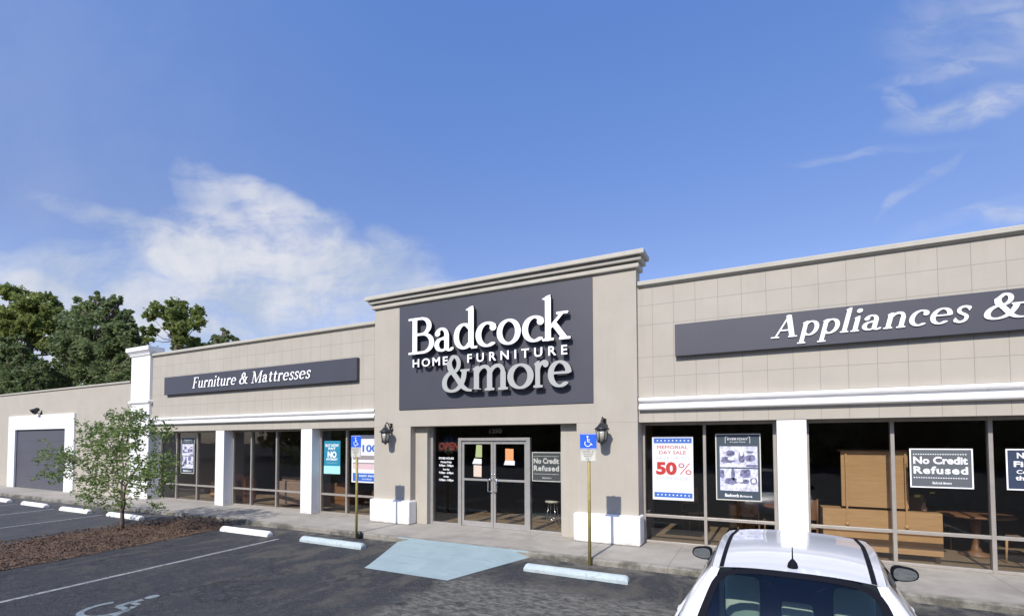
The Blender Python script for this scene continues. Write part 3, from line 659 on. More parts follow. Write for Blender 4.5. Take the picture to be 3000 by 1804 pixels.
# ================================================================== STORE BUILDING
store = thing('store_building', (-5.7, 0.5, 0), 'long single-storey beige furniture store with raised entrance tower and big windows', 'store')
YW = 0.10       # wing wall face
YG = 0.47       # wing glass plane
XL, XR = -19.72, 10.2
def build_store():
    # fascia walls over the windows
    MB().box(-20.13, -9.2, YW, 0.40, 2.50, 5.29).build('wall', M['tile'], store)
    MB().box(-2.18, XR, YW, 0.40, 2.50, 5.29).build('wall', M['tile'], store)
    # side and rear walls, roof slab
    s = MB(); s.box(-20.5, -20.1, 0.56, 14, 0.0, 5.2); s.box(XR-.25, XR, 0.42, 14, 0.0, 5.2); s.box(-20.1, XR-.25, 13.8, 14, 0, 5.2)
    s.build('side_wall', M['stucco'], store)
    MB().box(-20.1, XR-.25, 0.42, 13.8, 4.55, 4.75).build('roof', M['roof'], store)
    # coping
    for x0, x1 in ((-20.09, -9.22), (-2.16, XR+.06)):
        m = MB(); pr = [(0.0, 5.275), (-.035, 5.285), (-.05, 5.30), (-.075, 5.315), (-.08, 5.385), (-.06, 5.40), (0.25, 5.41)]
        m.grid([[(x, YW+p, z) for p, z in pr] for x in (x0, x1)], smooth=False); m.build('coping', M['trim'], store)
    # the double white band under the fascia
    for x0, x1 in ((-20.13, -9.22), (-2.16, XR)):
        m = MB()
        for z0, z1 in ((2.915, 2.995), (2.745, 2.83)):
            pr = [(0.001, z0-.012), (-.05, z0), (-.095, z0+.012), (-.105, (z0+z1)/2), (-.095, z1-.010), (-.06, z1), (0.001, z1+.008)]
            m.grid([[(x, YW+p, z) for p, z in pr] for x in (x0, x1)], smooth=False)
        pr = [(.001, 2.828), (-.03, 2.83), (-.03, 2.915), (.001, 2.917)]
        m.grid([[(x, YW+p, z) for p, z in pr] for x in (x0, x1)], smooth=False)
        m.build('band_moulding', M['white'], store)
    # entrance tower
    m = MB()
    m.box(-9.2, -7.98, 0, 0.5, 0, 2.50); m.box(-3.49, -2.18, 0, 0.5, 0, 2.50); m.box(-9.2, -2.18, 0, 0.34, 2.50, 5.68)
    m.box(-7.979, -7.60, 0.2, 0.5, 0, 2.499); m.box(-3.93, -3.491, 0.2, 0.5, 0, 2.499); m.box(-9.2, -2.18, 0.341, 0.5, 2.5, 3.2)
    m.build('tower', M['stucco'], store, bevel=0.006)
    m = MB(); m.ring_profile(-9.2, -2.18, 0, 0.36, [(.0, 5.672), (.055, 5.675), (.065, 5.69), (.068, 5.765), (.03, 5.768), (.03, 5.80), (.12, 5.803), (.128, 5.82), (.133, 5.865), (.105, 5.868), (.105, 5.895), (.195, 5.90), (.20, 5.915), (.20, 5.985), (.185, 5.998), (.0, 6.01)])
    m.build('cornice', M['trim'], store)
    # white plinths of the tower
    for poly in ([(-9.24, .34), (-9.24, -.12), (-7.93, -.12), (-7.93, .198), (-7.979, .198)], [(-3.489, .3), (-3.54, .198), (-3.54, -.12), (-2.13, -.12), (-2.13, .3)]):
        m = MB(); n = len(poly); z1 = .60
        lip = .02
        vs = [(x, y, 0.001) for x, y in poly]+[(x, y, z1) for x, y in poly]
        m.add(vs, [tuple(range(n)), tuple(range(n, 2*n))]+[(i, (i+1) % n, (i+1) % n+n, i+n) for i in range(n)])
        m.build('plinth', M['white'], store, bevel=0.035)
    # white columns between the bays
    cols = [(-16.28, -15.83), (-12.16, -11.70), (0.31, 0.78), (4.72, 5.19)]
    for x0, x1 in cols:
        m = MB(); m.box(x0, x1, YW+.012, YG+.06, 0.001, 2.497); m.build('column', M['white'], store, bevel=0.008)
    # tall white end pier with its cap
    m = MB(); m.box(-21.42, -20.13, .0, YG+.08, 0.001, 5.44); m.build('end_pier', M['white'], store, bevel=0.008)
    m = MB(); m.ring_profile(-21.42, -20.13, .0, .42, [(0, 5.35), (.03, 5.36), (.045, 5.39), (.05, 5.43), (.07, 5.445), (.08, 5.47), (.12, 5.51), (.14, 5.54), (.14, 5.67), (.125, 5.685), (0, 5.695)])
    m.build('pier_cap', M['white'], store)
    m = MB(); m.ring_profile(-21.42, -20.13, .0, .42, [(0, 3.55), (.04, 3.56), (.06, 3.60), (.06, 3.64), (.04, 3.66), (0, 3.67)])
    m.build('pier_band', M['white'], store)
    # windows, one per bay: frame > mullions inside the frame mesh, panes as sub-parts
    def window(x0, x1, mull, rail=.565):
        f = MB(); h = .028
        xs = [x0+h]+list(mull)+[x1-h]
        for x in xs: f.box(x-h, x+h, YG-.055, YG+.055, 0.002, 2.498)
        for a, b in zip(xs[:-1], xs[1:]):
            f.box(a+h, b-h, YG-.045, YG+.045, rail-.028, rail+.028); f.box(a+h, b-h, YG-.045, YG+.045, 0.002, .05); f.box(a+h, b-h, YG-.045, YG+.045, 2.44, 2.498)
        fo = f.build('window', M['frame'], store, bevel=.003)
        for a, b in zip(xs[:-1], xs[1:]):
            for z0, z1 in ((.05, rail-.028), (rail+.028, 2.44)):
                MB().box(a+h, b-h, YG+.0, YG+.006, z0, z1).build('pane', M['glass'], fo)
    window(-20.13, -16.28, (-19.08, -17.83, )); window(-15.83, -12.16, (-14.87, -13.64)); window(-11.70, -9.2, (-10.63,))
    window(-2.18, .31, (-.955,)); window(.78, 4.72, (2.065, 3.33)); window(5.19, 9.95, (6.4, 7.6, 8.8))
    # entrance: sidelights, transom, two door leaves
    ye = 0.40
    f = MB()
    for x0, x1 in ((-7.60, -7.52), (-6.75, -6.66), (-4.85, -4.76), (-3.99, -3.93)): f.box(x0, x1, ye-.06, ye+.06, 0.002, 2.20 if x0 in (-6.75, -4.85) else 2.498)
    f.box(-6.66, -4.85, ye-.062, ye+.062, 2.13, 2.20)
    for x0, x1 in ((-7.52, -6.75), (-4.76, -3.99)): f.box(x0, x1, ye-.05, ye+.05, 0.002, .06)
    fo = f.build('entrance_frame', M['dframe'], store, bevel=.004)
    MB().box(-6.66, -4.85, ye-.07, ye+.08, .001, .018).build('threshold', M['dframe'], fo)
    f = MB()
    for a, b in ((-7.52, -6.75), (-4.76, -3.99)): MB().box(a, b, ye-.005, ye+.003, .06, 2.495).build('sidelight_pane', M['glass'], fo)
    tr = MB().box(-6.75, -4.76, ye-.02, ye-.012, 2.21, 2.495); tr.build('transom_pane', M['glass'], fo)
    text_mb('1250', -5.85, -5.52, 2.315, ye-.03, .105, mb=MB()).build('street_number', M['ptan'], fo, fix=False)
    for x0, x1, sgn in ((-6.655, -5.762, 1), (-5.752, -4.855, -1)):
        d = MB()
        for a, b in ((x0, x0+.062), (x1-.062, x1)): d.box(a, b, ye-.024, ye+.024, .022, 2.125)
        for a, b in ((.022, .15), (1.145, 1.195), (2.05, 2.125)): d.box(x0+.062, x1-.062, ye-.022, ye+.022, a, b)
        do = d.build('door', M['dframe'], store, bevel=.003)
        for a, b in ((.15, 1.145), (1.195, 2.05)): MB().box(x0+.062, x1-.062, ye-.003, ye+.003, a, b).build('pane', M['glass'], do)
        hx = x1-.03 if sgn > 0 else x0+.03
        h = MB(); q = -1 if sgn > 0 else 1
        h.tube([(hx, ye-.024, 1.20), (hx, ye-.075, 1.20), (hx+q*.085, ye-.075, 1.20), (hx+q*.085, ye-.075, .90), (hx, ye-.075, .90), (hx, ye-.024, .90)], .013, 8)
        h.build('handle', M['chrome'], do)
        h = MB(); h.lathe((hx, ye-.03, 1.32), [(.0, -.006), (.02, -.005), (.02, .006), (.0, .007)], 12, 'y'); h.build('lock', M['chrome'], do)
    # inside: floor, ceiling, partition walls
    MB().box(-20.1, XR-.25, YG-.05, 13.8, -.02, 0.0).build('interior_floor', M['intf'], store)
    MB().box(-20.1, XR-.25, .5, 13.8, 2.95, 3.05).build('interior_ceiling', M['intc'], store)
    m = MB(); m.box(-20.1, XR-.25, 10.6, 10.7, 0.0, 2.95); m.build('interior_wall', M['intw'], store)
    MB().box(-9.3, -9.2, .5, 3.0, 0, 2.95).build('interior_wall', M['intw'], store); MB().box(-2.25, -2.18, .5, 1.6, 0, 2.95).build('interior_wall', M['intw'], store)
build_store()

# ================================================================== LOW ANNEX WITH GARAGE DOOR
annex = thing('annex_building', (-30, 1, 0), 'low plain beige wing with a white-framed grey garage door, left of the store', 'building')
def build_annex():
    y0 = 0.02
    m = MB(); m.box(-52, -31.42, y0, .4, 0.0, 4.40); m.box(-26.48, -21.42, y0, .4, 0.0, 4.40); m.box(-31.42, -26.48, y0, .4, 2.70, 4.40)
    m.box(-52, -51.6, .4, 12, 0, 4.4); m.box(-51.6, -20.1, 11.7, 12, 0, 4.4)
    m.build('wall', M['stucco'], annex)
    m = MB(); pr = [(0, 4.38), (-.05, 4.40), (-.055, 4.46), (.3, 4.47)]
    m.grid([[(x, y0+p, z) for p, z in pr] for x in (-52, -21.42)], smooth=False); m.build('coping', M['trim'], annex)
    MB().box(-51.6, -20.1, .4, 11.7, 4.05, 4.2).build('roof', M['roof'], annex)
    m = MB(); m.box(-32.16, -31.42, y0-.07, y0+.25, .001, 3.345); m.box(-26.48, -25.68, y0-.07, y0+.25, .001, 3.345); m.box(-31.42, -26.48, y0-.07, y0+.25, 2.70, 3.345)
    m.build('door_surround', M['white'], annex)
    m = MB()
    for k in range(5): m.box(-31.42, -26.48, y0+.02+.0015*(k % 2), y0+.1, .002+k*.54, .539+k*.54)
    m.build('garage_door', M['garage'], annex)
build_annex()
def flood_light(x, y, z, label):
    t = thing('flood_light', (x, y, z), label, 'light')
    m = MB(); m.lathe((x, y-.03, z-.05), [(.0, .05), (.07, .045), (.075, 0), (.0, 0)], 12, 'y'); m.tube([(x, y-.03, z-.05), (x, y-.13, z-.02), (x, y-.17, z+.05)], .018, 8)
    m.build('bracket', M['black'], t)
    m = MB(); c = Vector((x, y-.20, z+.10)); d = Vector((0, -.75, -.65)); u = Vector((1, 0, 0)); v = d.cross(u)
    ring = []
    for r_, h in ((.05, -.14), (.085, -.10), (.10, 0), (.145, .12), (.15, .13), (.12, .125)):
        ring.append([c+d*h+(u*math.cos(2*math.pi*k/14)+v*math.sin(2*math.pi*k/14))*r_ for k in range(14)])
    m.grid(ring, close=True); m.build('lamp_head', M['black'], t)
    return t
flood_light(-28.93, .02, 3.44, 'small dark flood light on the annex wall above the garage door')

# ================================================================== SIGNS ON THE FACADE
def sign_main():
    t = thing('store_sign', (-5.72, -.05, 2.93), 'large dark grey square sign with raised white store name above the entrance', 'sign')
    MB().box(-8.34, -3.105, -.022, -.001, 2.935, 5.62).build('panel', M['panel'], t)
    yf, dp = -.165, .085
    bz, xh = 4.32, .615
    pl = [(-7.93, -7.13, bz, .615), (-7.12, -6.55, bz, .60), (-6.55, -5.88, bz, .635), (-5.93, -5.37, bz, .60), (-5.36, -4.74, bz, .60), (-4.71, -4.17, bz, .60), (-4.22, -3.55, bz, .615)]
    word = 'Badcock'
    split_letters(glyph_word(word, yf, dp, pl), 'letter', M['letter'], M['letter_side'], t)
    def raised(s, x0, x1, z0, h, m):
        cu = text_mb(s, x0, x1, z0, yf+.02, h, bold=.028, space=1.28)
        return cu
    for s, x0, x1 in (('HOME', -7.79, -6.72), ('FURNITURE', -6.16, -3.63)):
        m = MB(); cu = bpy.data.curves.new('tmp', 'FONT'); cu.body = s; cu.size = 1; cu.offset = .02; cu.space_character = 1.7 if s != 'HOME' else 1.3; cu.extrude = .04; cu.resolution_u = 3
        ob = bpy.data.objects.new('tmp', cu); C.objects.link(ob); dg = bpy.context.evaluated_depsgraph_get(); me = bpy.data.meshes.new_from_object(ob.evaluated_get(dg))
        co = [v.co.copy() for v in me.vertices]; xa = min(c.x for c in co); xb = max(c.x for c in co); za = min(c.y for c in co); zb = max(c.y for c in co)
        k = (x1-x0)/(xb-xa)
        m.add([(x0+(c.x-xa)*k, yf+.04-c.z, 3.985+(c.y-za)/(zb-za)*.21) for c in co], [tuple(p.vertices) for p in me.polygons])
        bpy.data.objects.remove(ob); bpy.data.curves.remove(cu); bpy.data.meshes.remove(me)
        split_letters(m, 'small_letter', M['letter'], M['letter_side'], t)
    pl = [(-6.88, -6.00, 3.30, .60), (-6.03, -5.06, 3.30, .60), (-5.08, -4.42, 3.29, .58), (-4.43, -4.06, 3.30, .60), (-4.08, -3.53, 3.28, .59)]
    split_letters(glyph_word('&more', yf-.012, dp, pl), 'grey_letter', M['letter_grey'], M['letter_side'], t)
sign_main()
def wing_sign(x0, x1, z0, z1, word, tx0, tx1, base, xh, label, sp=.5, amp=None):
    t = thing('wing_sign', ((x0+x1)/2, 0, z0), label, 'sign', 'long grey fascia signs')
    MB().box(x0, x1, -.01, YW-.003, z0, z1).build('panel', M['panel'], t, bevel=.004)
    pl = auto_place(word.rstrip(' &') if amp else word, tx0, tx1, base, xh, .09, sp)
    if amp: pl += [(0, 0, 0, 0), (*amp, base, xh)]
    build_letters(glyph_word(word, -.03, .018, pl, slant=.25), 'lettering', M['letter'], M['letter_side'], t)
wing_sign(-19.15, -9.84, 3.805, 4.44, 'Furniture & Mattresses', -17.42, -11.66, 3.965, .245, 'long grey sign with white italic words Furniture & Mattresses, left of the tower')
wing_sign(-1.43, 8.6, 3.79, 4.42, 'Appliances &', .24, 2.97, 3.97, .262, 'long grey sign with white italic words Appliances &, right of the tower', .62, (3.14, 3.62))

# ================================================================== WALL LANTERNS
def lantern(x, label, first=None):
    y, z = -.0, 2.45
    t = thing('wall_lantern', (x, y, z), label, 'lantern', 'lanterns beside the entrance')
    m = MB(); m.lathe((x, -.002, z-.02), [(0, -.03), (.05, -.028), (.06, -.01), (.06, .0), (0, 0)], 16, 'y')
    m.box(x-.03, x+.03, -.03, -.002, z-.12, z+.14)
    m.tube([(x, -.03, z-.06), (x, -.08, z+.02), (x, -.13, z+.13), (x, -.19, z+.16), (x, -.24, z+.11), (x, -.24, z+.05)], .014, 8)
    m.tube([(x, -.03, z+.10), (x, -.07, z+.14), (x, -.11, z+.11)], .010, 8)
    m.build('bracket', M['black'], t)
    cy = -.24; m = MB()
    m.lathe((x, cy, z), [(0.0, .10), (.022, .095), (.03, .07), (.02, .05), (.05, .03), (.10, -.03), (.155, -.075), (.16, -.095), (.13, -.095), (0, -.09)], 8)
    m.build('hood', M['black'], t)
    m = MB()
    for k in range(6):
        a = 2*math.pi*k/6+.26; m.tube([(x+.125*math.cos(a), cy+.125*math.sin(a), z-.09), (x+.095*math.cos(a), cy+.095*math.sin(a), z-.33)], .008, 6)
    m.lathe((x, cy, z), [(.0, -.325), (.10, -.325), (.105, -.345), (.07, -.37), (.03, -.385), (.02, -.41), (.0, -.42)], 12)
    m.build('cage', M['black'], t)
    m = MB(); m.lathe((x, cy, z), [(.0, -.092), (.112, -.095), (.085, -.325), (.0, -.325)], 12); m.build('lamp_glass', M['lamp_glass'], t)
    return t
lantern(-8.60, 'black carriage wall lantern on the tower, left of the entrance')
lantern(-2.86, 'black carriage wall lantern on the tower, right of the entrance')

# ================================================================== WHEEL STOPS
def wheel_stop(x0, x1, y, m_, label, rz=0.0):
    n = 14; m = MB(); rows = []
    xc, L = (x0+x1)/2, (x1-x0)/2
    prof = [(-.085, 0.0), (-.085, .05), (-.052, .105), (-.03, .12), (.03, .12), (.052, .105), (.085, .05), (.085, 0)]
    for u, s in [(-1, .55), (-.985, .82), (-.95, 1)]+[(-.9+1.8*i/10, 1) for i in range(11)]+[(.95, 1), (.985, .82), (1, .55)]:
        rows.append([(u*L, yy*(.8+.2*s), zz*(s if zz > .06 else 1)+noise.noise(Vector((u*9+x0, yy*20, zz*30)))*.004) for yy, zz in prof])
    m.grid(rows, smooth=False); k = len(rows)*len(prof)
    m.add(rows[0], [tuple(range(8))]); m.add(rows[-1], [tuple(range(8))])
    o = m.build('wheel_stop', m_, None, bevel=.01); o.location = (xc, y, lot_z(y)+.001); o.rotation_euler = (0, 0, rz)
    return tag(o, label, 'wheel stop', 'wheel stops along the kerb')
wheel_stop(-12.18, -10.40, -2.20, M['stop_white'], 'white concrete wheel stop beside the mulch island, nearest the left sign post', R(.6))
wheel_stop(-9.28, -7.42, -2.22, M['stop_blue'], 'pale blue wheel stop left of the ramp', R(-.5))
wheel_stop(-3.68, -1.86, -2.22, M['stop_blue'], 'pale blue wheel stop right of the ramp, near the white car', R(-.6))
wheel_stop(-17.77, -15.95, -2.20, M['stop_white'], 'white wheel stop behind the sapling trunk, on the far side of the mulch')
wheel_stop(-20.68, -18.86, -2.24, M['stop_white'], 'white wheel stop second beyond the sapling', R(.5))
wheel_stop(-23.80, -21.96, -2.18, M['stop_white'], 'white wheel stop third beyond the sapling, in front of the annex', R(-.4))
wheel_stop(-26.9, -25.1, -2.14, M['stop_white'], 'white wheel stop cut by the left edge of the photo')

# ================================================================== ACCESSIBLE PARKING SIGNS
def parking_sign(x, label):
    y = -1.47; zb = lot_z(y); t = thing('parking_sign', (x, y, zb), label, 'sign', 'accessible parking signs at the kerb')
    m = MB(); m.tube([(x, y, zb-.05), (x, y, 2.22)], .030, 12); m.build('post', M['pole'], t)
    m = MB(); m.box(x-.155, x+.155, y-.038, y-.033, 1.975, 2.255); o = m.build('blue_plate', M['sblue'], t, bevel=.0)
    m = MB(); ys = y-.040
    def band(pts, wd):
        rows = []
        for i, p in enumerate(pts):
            a = Vector(pts[max(0, i-1)]); b = Vector(pts[min(len(pts)-1, i+1)]); d = (b-a).normalized(); q = Vector((-d.y, d.x))*wd/2
            rows.append([(x+p[0]+q.x, ys, 2.115+p[1]+q.y), (x+p[0]-q.x, ys, 2.115+p[1]-q.y)])
        m.grid(rows, smooth=False)
    band([(.055*math.cos(R(a))-.008, .055*math.sin(R(a))-.035) for a in range(-220, 40, 15)], .014)
    band([(-.01, .06), (-.008, .0), (.0, -.012)], .018); band([(-.005, -.01), (.045, -.012)], .015); band([(.042, -.01), (.065, -.065), (.082, -.06)], .014); band([(-.008, .03), (.035, .028)], .012)
    m.add([(x-.012+.018*math.cos(R(a)), ys, 2.115+.085+.018*math.sin(R(a))) for a in range(0, 360, 30)], [tuple(range(12))])
    bd = MB(); bd = m
    for a in ((-.145, .145, 2.243, 2.248), (-.145, .145, 1.983, 1.988)): m.box(x+a[0], x+a[1], ys, ys+.001, a[2], a[3])
    m.build('wheelchair_symbol', M['ink_white'], o, fix=False)
    m = MB(); m.box(x-.150, x+.150, y-.038, y-.033, 1.755, 1.970); o2 = m.build('white_plate', M['swhite'], t)
    m = MB()
    text_mb('PARKING BY', x-.12, x+.12, 1.915, ys, .032, mb=m); text_mb('DISABLED', x-.10, x+.10, 1.873, ys, .030, mb=m); text_mb('PERMIT', x-.075, x+.075, 1.831, ys, .030, mb=m); text_mb('ONLY', x-.05, x+.05, 1.789, ys, .030, mb=m)
    for a in ((-.142, -.138, 1.762, 1.963), (.138, .142, 1.762, 1.963), (-.142, .142, 1.762, 1.765), (-.142, .142, 1.960, 1.963)): m.box(x+a[0], x+a[1], ys, ys+.001, a[2], a[3])
    m.build('lettering', M['sign_ink'], o2, fix=False)
    for z in (2.22, 2.0, 1.945, 1.78):
        m = MB(); m.lathe((x, y-.040, z), [(0, -.006), (.009, -.004), (.009, .0), (0, 0)], 8, 'y'); m.build('bolt', M['chrome'], t)
    return t
parking_sign(-2.745, 'blue wheelchair parking sign on an ochre post, right of the ramp')
parking_sign(-8.37, 'blue wheelchair parking sign on an ochre post, left of the ramp').name = 'parking_sign'
m = MB(); m.lathe((-8.27, -1.46, lot_z(-1.46)), [(0, 0), (.05, 0), (.052, .10), (.045, .16), (.0, .17)], 12)
tag(m.build('post_stub', M['black'], None), 'short black stub at the foot of the left ochre post', 'post stub')

# ================================================================== POSTERS AND STICKERS IN THE GLASS
YP = YG-.008
def border(m, x0, x1, z0, z1, w_, y): 
    m.rect(x0, x1, z1-w_, z1, y); m.rect(x0, x1, z0, z0+w_, y); m.rect(x0, x0+w_, z0+w_, z1-w_, y); m.rect(x1-w_, x1, z0+w_, z1-w_, y)
def stars(m, x0, x1, z, n, r_, y):
    for k in range(n):
        cx = x0+(x1-x0)*(k+.5)/n; m.add([(cx+(r_ if q % 2 == 0 else r_*.45)*math.sin(q*math.pi/5), y, z+(r_ if q % 2 == 0 else r_*.45)*math.cos(q*math.pi/5)) for q in range(10)], [tuple(range(10))])
def poster(x0, x1, z0, z1, y, paper, label, group=None, name='poster'):
    t = thing(name, ((x0+x1)/2, y, z0), label, 'poster', group)
    MB().box(x0, x1, y, y+.004, z0, z1).build('sheet', paper, t)
    return t
def photo_mat(name, seed, dark=(0.06, 0.06, 0.13), lite=(0.62, 0.62, 0.72)):
    def f(N, ob, c, p):
        q = N.n('ShaderNodeMapping'); N.l(ob, q.inputs[0]); q.inputs['Location'].default_value = (seed, seed*.7, 0)
        v = N.n('ShaderNodeTexVoronoi'); N.l(q.outputs[0], v.inputs['Vector']); v.inputs['Scale'].default_value = 9
        g = N.m('ADD', N.m('MULTIPLY', N.sep(v.outputs['Color'])[0], .45), N.m('MULTIPLY', N.noise(q.outputs[0], 11, 4, .6).outputs['Fac'], .75))
        return N.mix(N.ss(g, .38, .72), dark, lite)
    return mat(name, lite, 0.5, var=0, fn=f)
M['photo'] = photo_mat('printed_room_photo', 0.3)
def room_picture(m_d, m_l, x0, x1, z0, z1, y, kind):
    """a flat printed room scene: wall, sofa or table shapes, rug"""
    w_, h = x1-x0, z1-z0
    rg = random.Random(kind+3)
    def r(a, b, c, d, mm, dy=.0):
        n = 18; pts = []
        for q in range(n):
            t = 2*math.pi*q/n; f = lambda v: math.copysign(abs(v)**.62, v); j = 1+rg.uniform(-.14, .10)
            pts.append((x0+w_*min(1, max(0, (a+b)/2+(b-a)/2*1.05*f(math.cos(t))*j)), y-dy, z0+h*min(1, max(0, (c+d)/2+(d-c)/2*1.05*f(math.sin(t))*j))))
        mm.add(pts, [tuple(range(n))])
    if kind == 0:
        r(.04, .42, .22, .52, m_d, .001); r(.18, .40, .55, .80, m_d, .001); r(.50, .66, .25, .72, m_d, .001); r(.68, .94, .30, .58, m_d, .001); r(.72, .90, .68, .78, m_d, .001); r(.70, 1.0, .02, .14, m_d, .001)
        r(.22, .40, .34, .50, m_l, .002); r(.54, .62, .55, .85, m_l, .002); r(.0, .66, .03, .14, m_l, .0018)
    else:
        r(.0, .12, .55, .95, m_d, .001); r(.30, .40, .5, .98, m_d, .001); r(.54, .80, .6, .98, m_d, .001); r(.14, .48, .28, .58, m_d, .001); r(.50, .78, .34, .52, m_d, .001); r(.80, .98, .30, .60, m_d, .001)
        r(.38, .68, .16, .34, m_l, .002); r(.44, .60, .40, .56, m_l, .002); r(.84, .94, .38, .55, m_l, .002)
M['pic_l'] = mat('picture_pale_ink', (.58, .58, .70), .5, var=.40, vscale=16)
M['pic_d'] = mat('picture_violet_grey_ink', (.15, .15, .25), .5, var=.8, vscale=17)
def furniture_poster(x0, x1, z0, z1, y, label):
    t = poster(x0, x1, z0, z1, y, M['pslate'], label, 'slate furniture posters'); w_, h = x1-x0, z1-z0
    m = MB(); border(m, x0, x1, z0, z1, .018, y-.002); m.build('border', M['swhite'], t, fix=False)
    l = MB(); ya = y-.003
    text_mb('EVERYDAY', x0+.27*w_, x0+.73*w_, z0+.905*h, ya, .030*h, mb=l, slant=.2); text_mb('for your home', x0+.33*w_, x0+.67*w_, z0+.868*h, ya, .018*h, mb=l)
    for q in (.22, .765): l.rect(x0+q*w_, x0+(q+.008)*w_, z0+.855*h, z0+.955*h, ya)
    l.rect(x0+.22*w_, x0+.28*w_, z0+.95*h, z0+.955*h, ya); l.rect(x0+.72*w_, x0+.77*w_, z0+.95*h, z0+.955*h, ya)
    text_mb('Badcock', x0+.20*w_, x0+.52*w_, z0+.055*h, ya, .045*h, bold=.03, mb=l); text_mb('&more', x0+.53*w_, x0+.80*w_, z0+.055*h, ya, .035*h, bold=.01, mb=l)
    l.build('lettering', M['ink_white'], t, fix=False)
    for za, zb, k in ((.495, .81, 0), (.145, .475, 1)):
        p = MB(); p.rect(x0+.095*w_, x0+.93*w_, z0+za*h, z0+zb*h, y-.003); po = p.build('picture', M['pic_l'], t, fix=False)
        d, li = MB(), MB(); room_picture(d, li, x0+.095*w_, x0+.93*w_, z0+za*h, z0+zb*h, y-.003, k)
        d.build('picture_shapes', M['pic_d'], po, fix=False); li.build('picture_highlights', M['paper'], po, fix=False)
    return t
furniture_poster(-.755, .045, .955, 2.255, YP, 'slate poster with two furniture photos, in the window right of the tower')
furniture_poster(-18.88, -18.06, .975, 2.285, YP, 'slate poster with furniture photos, in the far left window')
def memorial():
    x0, x1, z0, z1 = -1.985, -1.175, .90, 2.205; y = YP
    t = poster(x0, x1, z0, z1, y, M['paper'], 'white Memorial Day sale poster with blue bands and red 50% lettering')
    for za, zb in ((z1-.135, z1-.03), (z0+.055, z0+.155)):
        b = MB(); b.rect(x0+.035, x1-.025, za, zb, y-.002); bo = b.build('blue_band', M['ink_blue'], t, fix=False)
        s = MB(); stars(s, x0+.07, x1-.05, (za+zb)/2, 9, .022, y-.004); s.build('stars', M['ink_white'], bo, fix=False)
    l = MB(); ya = y-.003
    text_mb('MEMORIAL', x0+.10, x1-.10, 1.955, ya, .068, bold=.0, mb=l); text_mb('DAY SALE', x0+.14, x1-.14, 1.845, ya, .068, bold=.0, mb=l)
    l.build('red_lettering', M['ink_red'], t, fix=False); l = MB()
    text_mb('50', x0+.075, x0+.49, 1.435, ya, .235, bold=.05, mb=l); text_mb('%', x0+.52, x1-.035, 1.43, ya, .24, bold=-.012, mb=l)
    l.build('red_lettering', M['ink_red'], t, fix=False)
    l = MB(); text_mb('SAVE UP TO', x0+.08, x1-.08, 1.725, ya, .066, bold=-.012, mb=l); text_mb('STOREWIDE', x0+.08, x1-.10, 1.315, ya, .066, bold=-.012, mb=l)
    l.build('grey_lettering', M['ink_grey'], t, fix=False)
memorial()
def credit(x0, x1, z0, z1, y, label, hfac=1.0):
    t = poster(x0, x1, z0, z1, y, M['pgrey'], label, 'grey No Credit Refused signs', 'window_sign'); w_, h = x1-x0, z1-z0
    m = MB(); border(m, x0, x1, z0, z1, .02, y-.002); m.build('border', M['ink_white'], t, fix=False)
    l = MB(); ya = y-.003
    text_mb('No Credit', x0+.06*w_, x1-.08*w_, z0+.615*h, ya, .175*h, bold=.035, mb=l); text_mb('Refused', x0+.06*w_, x1-.08*w_, z0+.365*h, ya, .175*h, bold=.035, space=1.15, mb=l)
    n = 22
    for k in range(n):
        a = x0+.06*w_+(w_*.86)*k/n
        for zz in (.855, .255): l.rect(a, a+.86*w_/n*.55, z0+zz*h-.008, z0+zz*h+.008, ya)
    text_mb('Badcock &more', x0+.36*w_, x0+.66*w_, z0+.10*h, ya, .06*h, bold=.02, mb=l)
    l.build('lettering', M['ink_white'], t, fix=False)
credit(2.30, 3.12, 1.325, 1.98, YP, 'dark grey No Credit Refused sign in the right-hand window, above the dresser')
credit(-4.735, -4.00, 1.185, 1.865, .408, 'dark grey No Credit Refused sign in the glass beside the door')
def navy():
    x0, x1, z0, z1 = 3.515, 4.36, 1.33, 1.98; y = YP
    t = poster(x0, x1, z0, z1, y, M['pnavy'], 'navy sign with white border cut by the right edge of the photo', None, 'window_sign')
    m = MB(); border(m, x0, x1, z0, z1, .02, y-.002); m.build('border', M['ink_white'], t, fix=False)
    l = MB(); ya = y-.003
    text_mb('No', 3.645, 3.80, 1.835, ya, .085, bold=.03, mb=l); text_mb('Fin', 3.605, 3.80, 1.70, ya, .085, bold=.03, mb=l); text_mb('Co', 3.635, 3.76, 1.59, ya, .06, bold=.02, mb=l); text_mb('tha', 3.62, 3.78, 1.49, ya, .065, bold=.03, mb=l)
    l.build('lettering', M['ink_white'], t, fix=False)
navy()
def teal():
    x0, x1, z0, z1 = -11.58, -10.92, 1.165, 2.14; y = YP; h = z1-z0
    t = poster(x0, x1, z0, z1, y, M['pteal'], 'teal poster with the word NO, in the window left of the tower')
    m = MB(); m.rect(x0, x1, z0, z0+.24*h, y-.002); m.build('mint_band', M['pmint'], t, fix=False)
    l = MB(); text_mb('BUY NOW', x0+.06, x1-.06, z0+.82*h, y-.003, .08, bold=.03, mb=l); text_mb('PAY', x0+.18, x1-.18, z0+.73*h, y-.003, .07, bold=.03, mb=l)
    text_mb('NO', x0+.15, x1-.15, z0+.50*h, y-.003, .17, bold=.04, mb=l); text_mb('INTEREST', x0+.1, x1-.1, z0+.41*h, y-.003, .06, bold=.03, mb=l)
    l.rect(x0+.12, x1-.12, z0+.33*h, z0+.335*h, y-.003)
    l.build('lettering', M['ink_white'], t, fix=False)
teal()
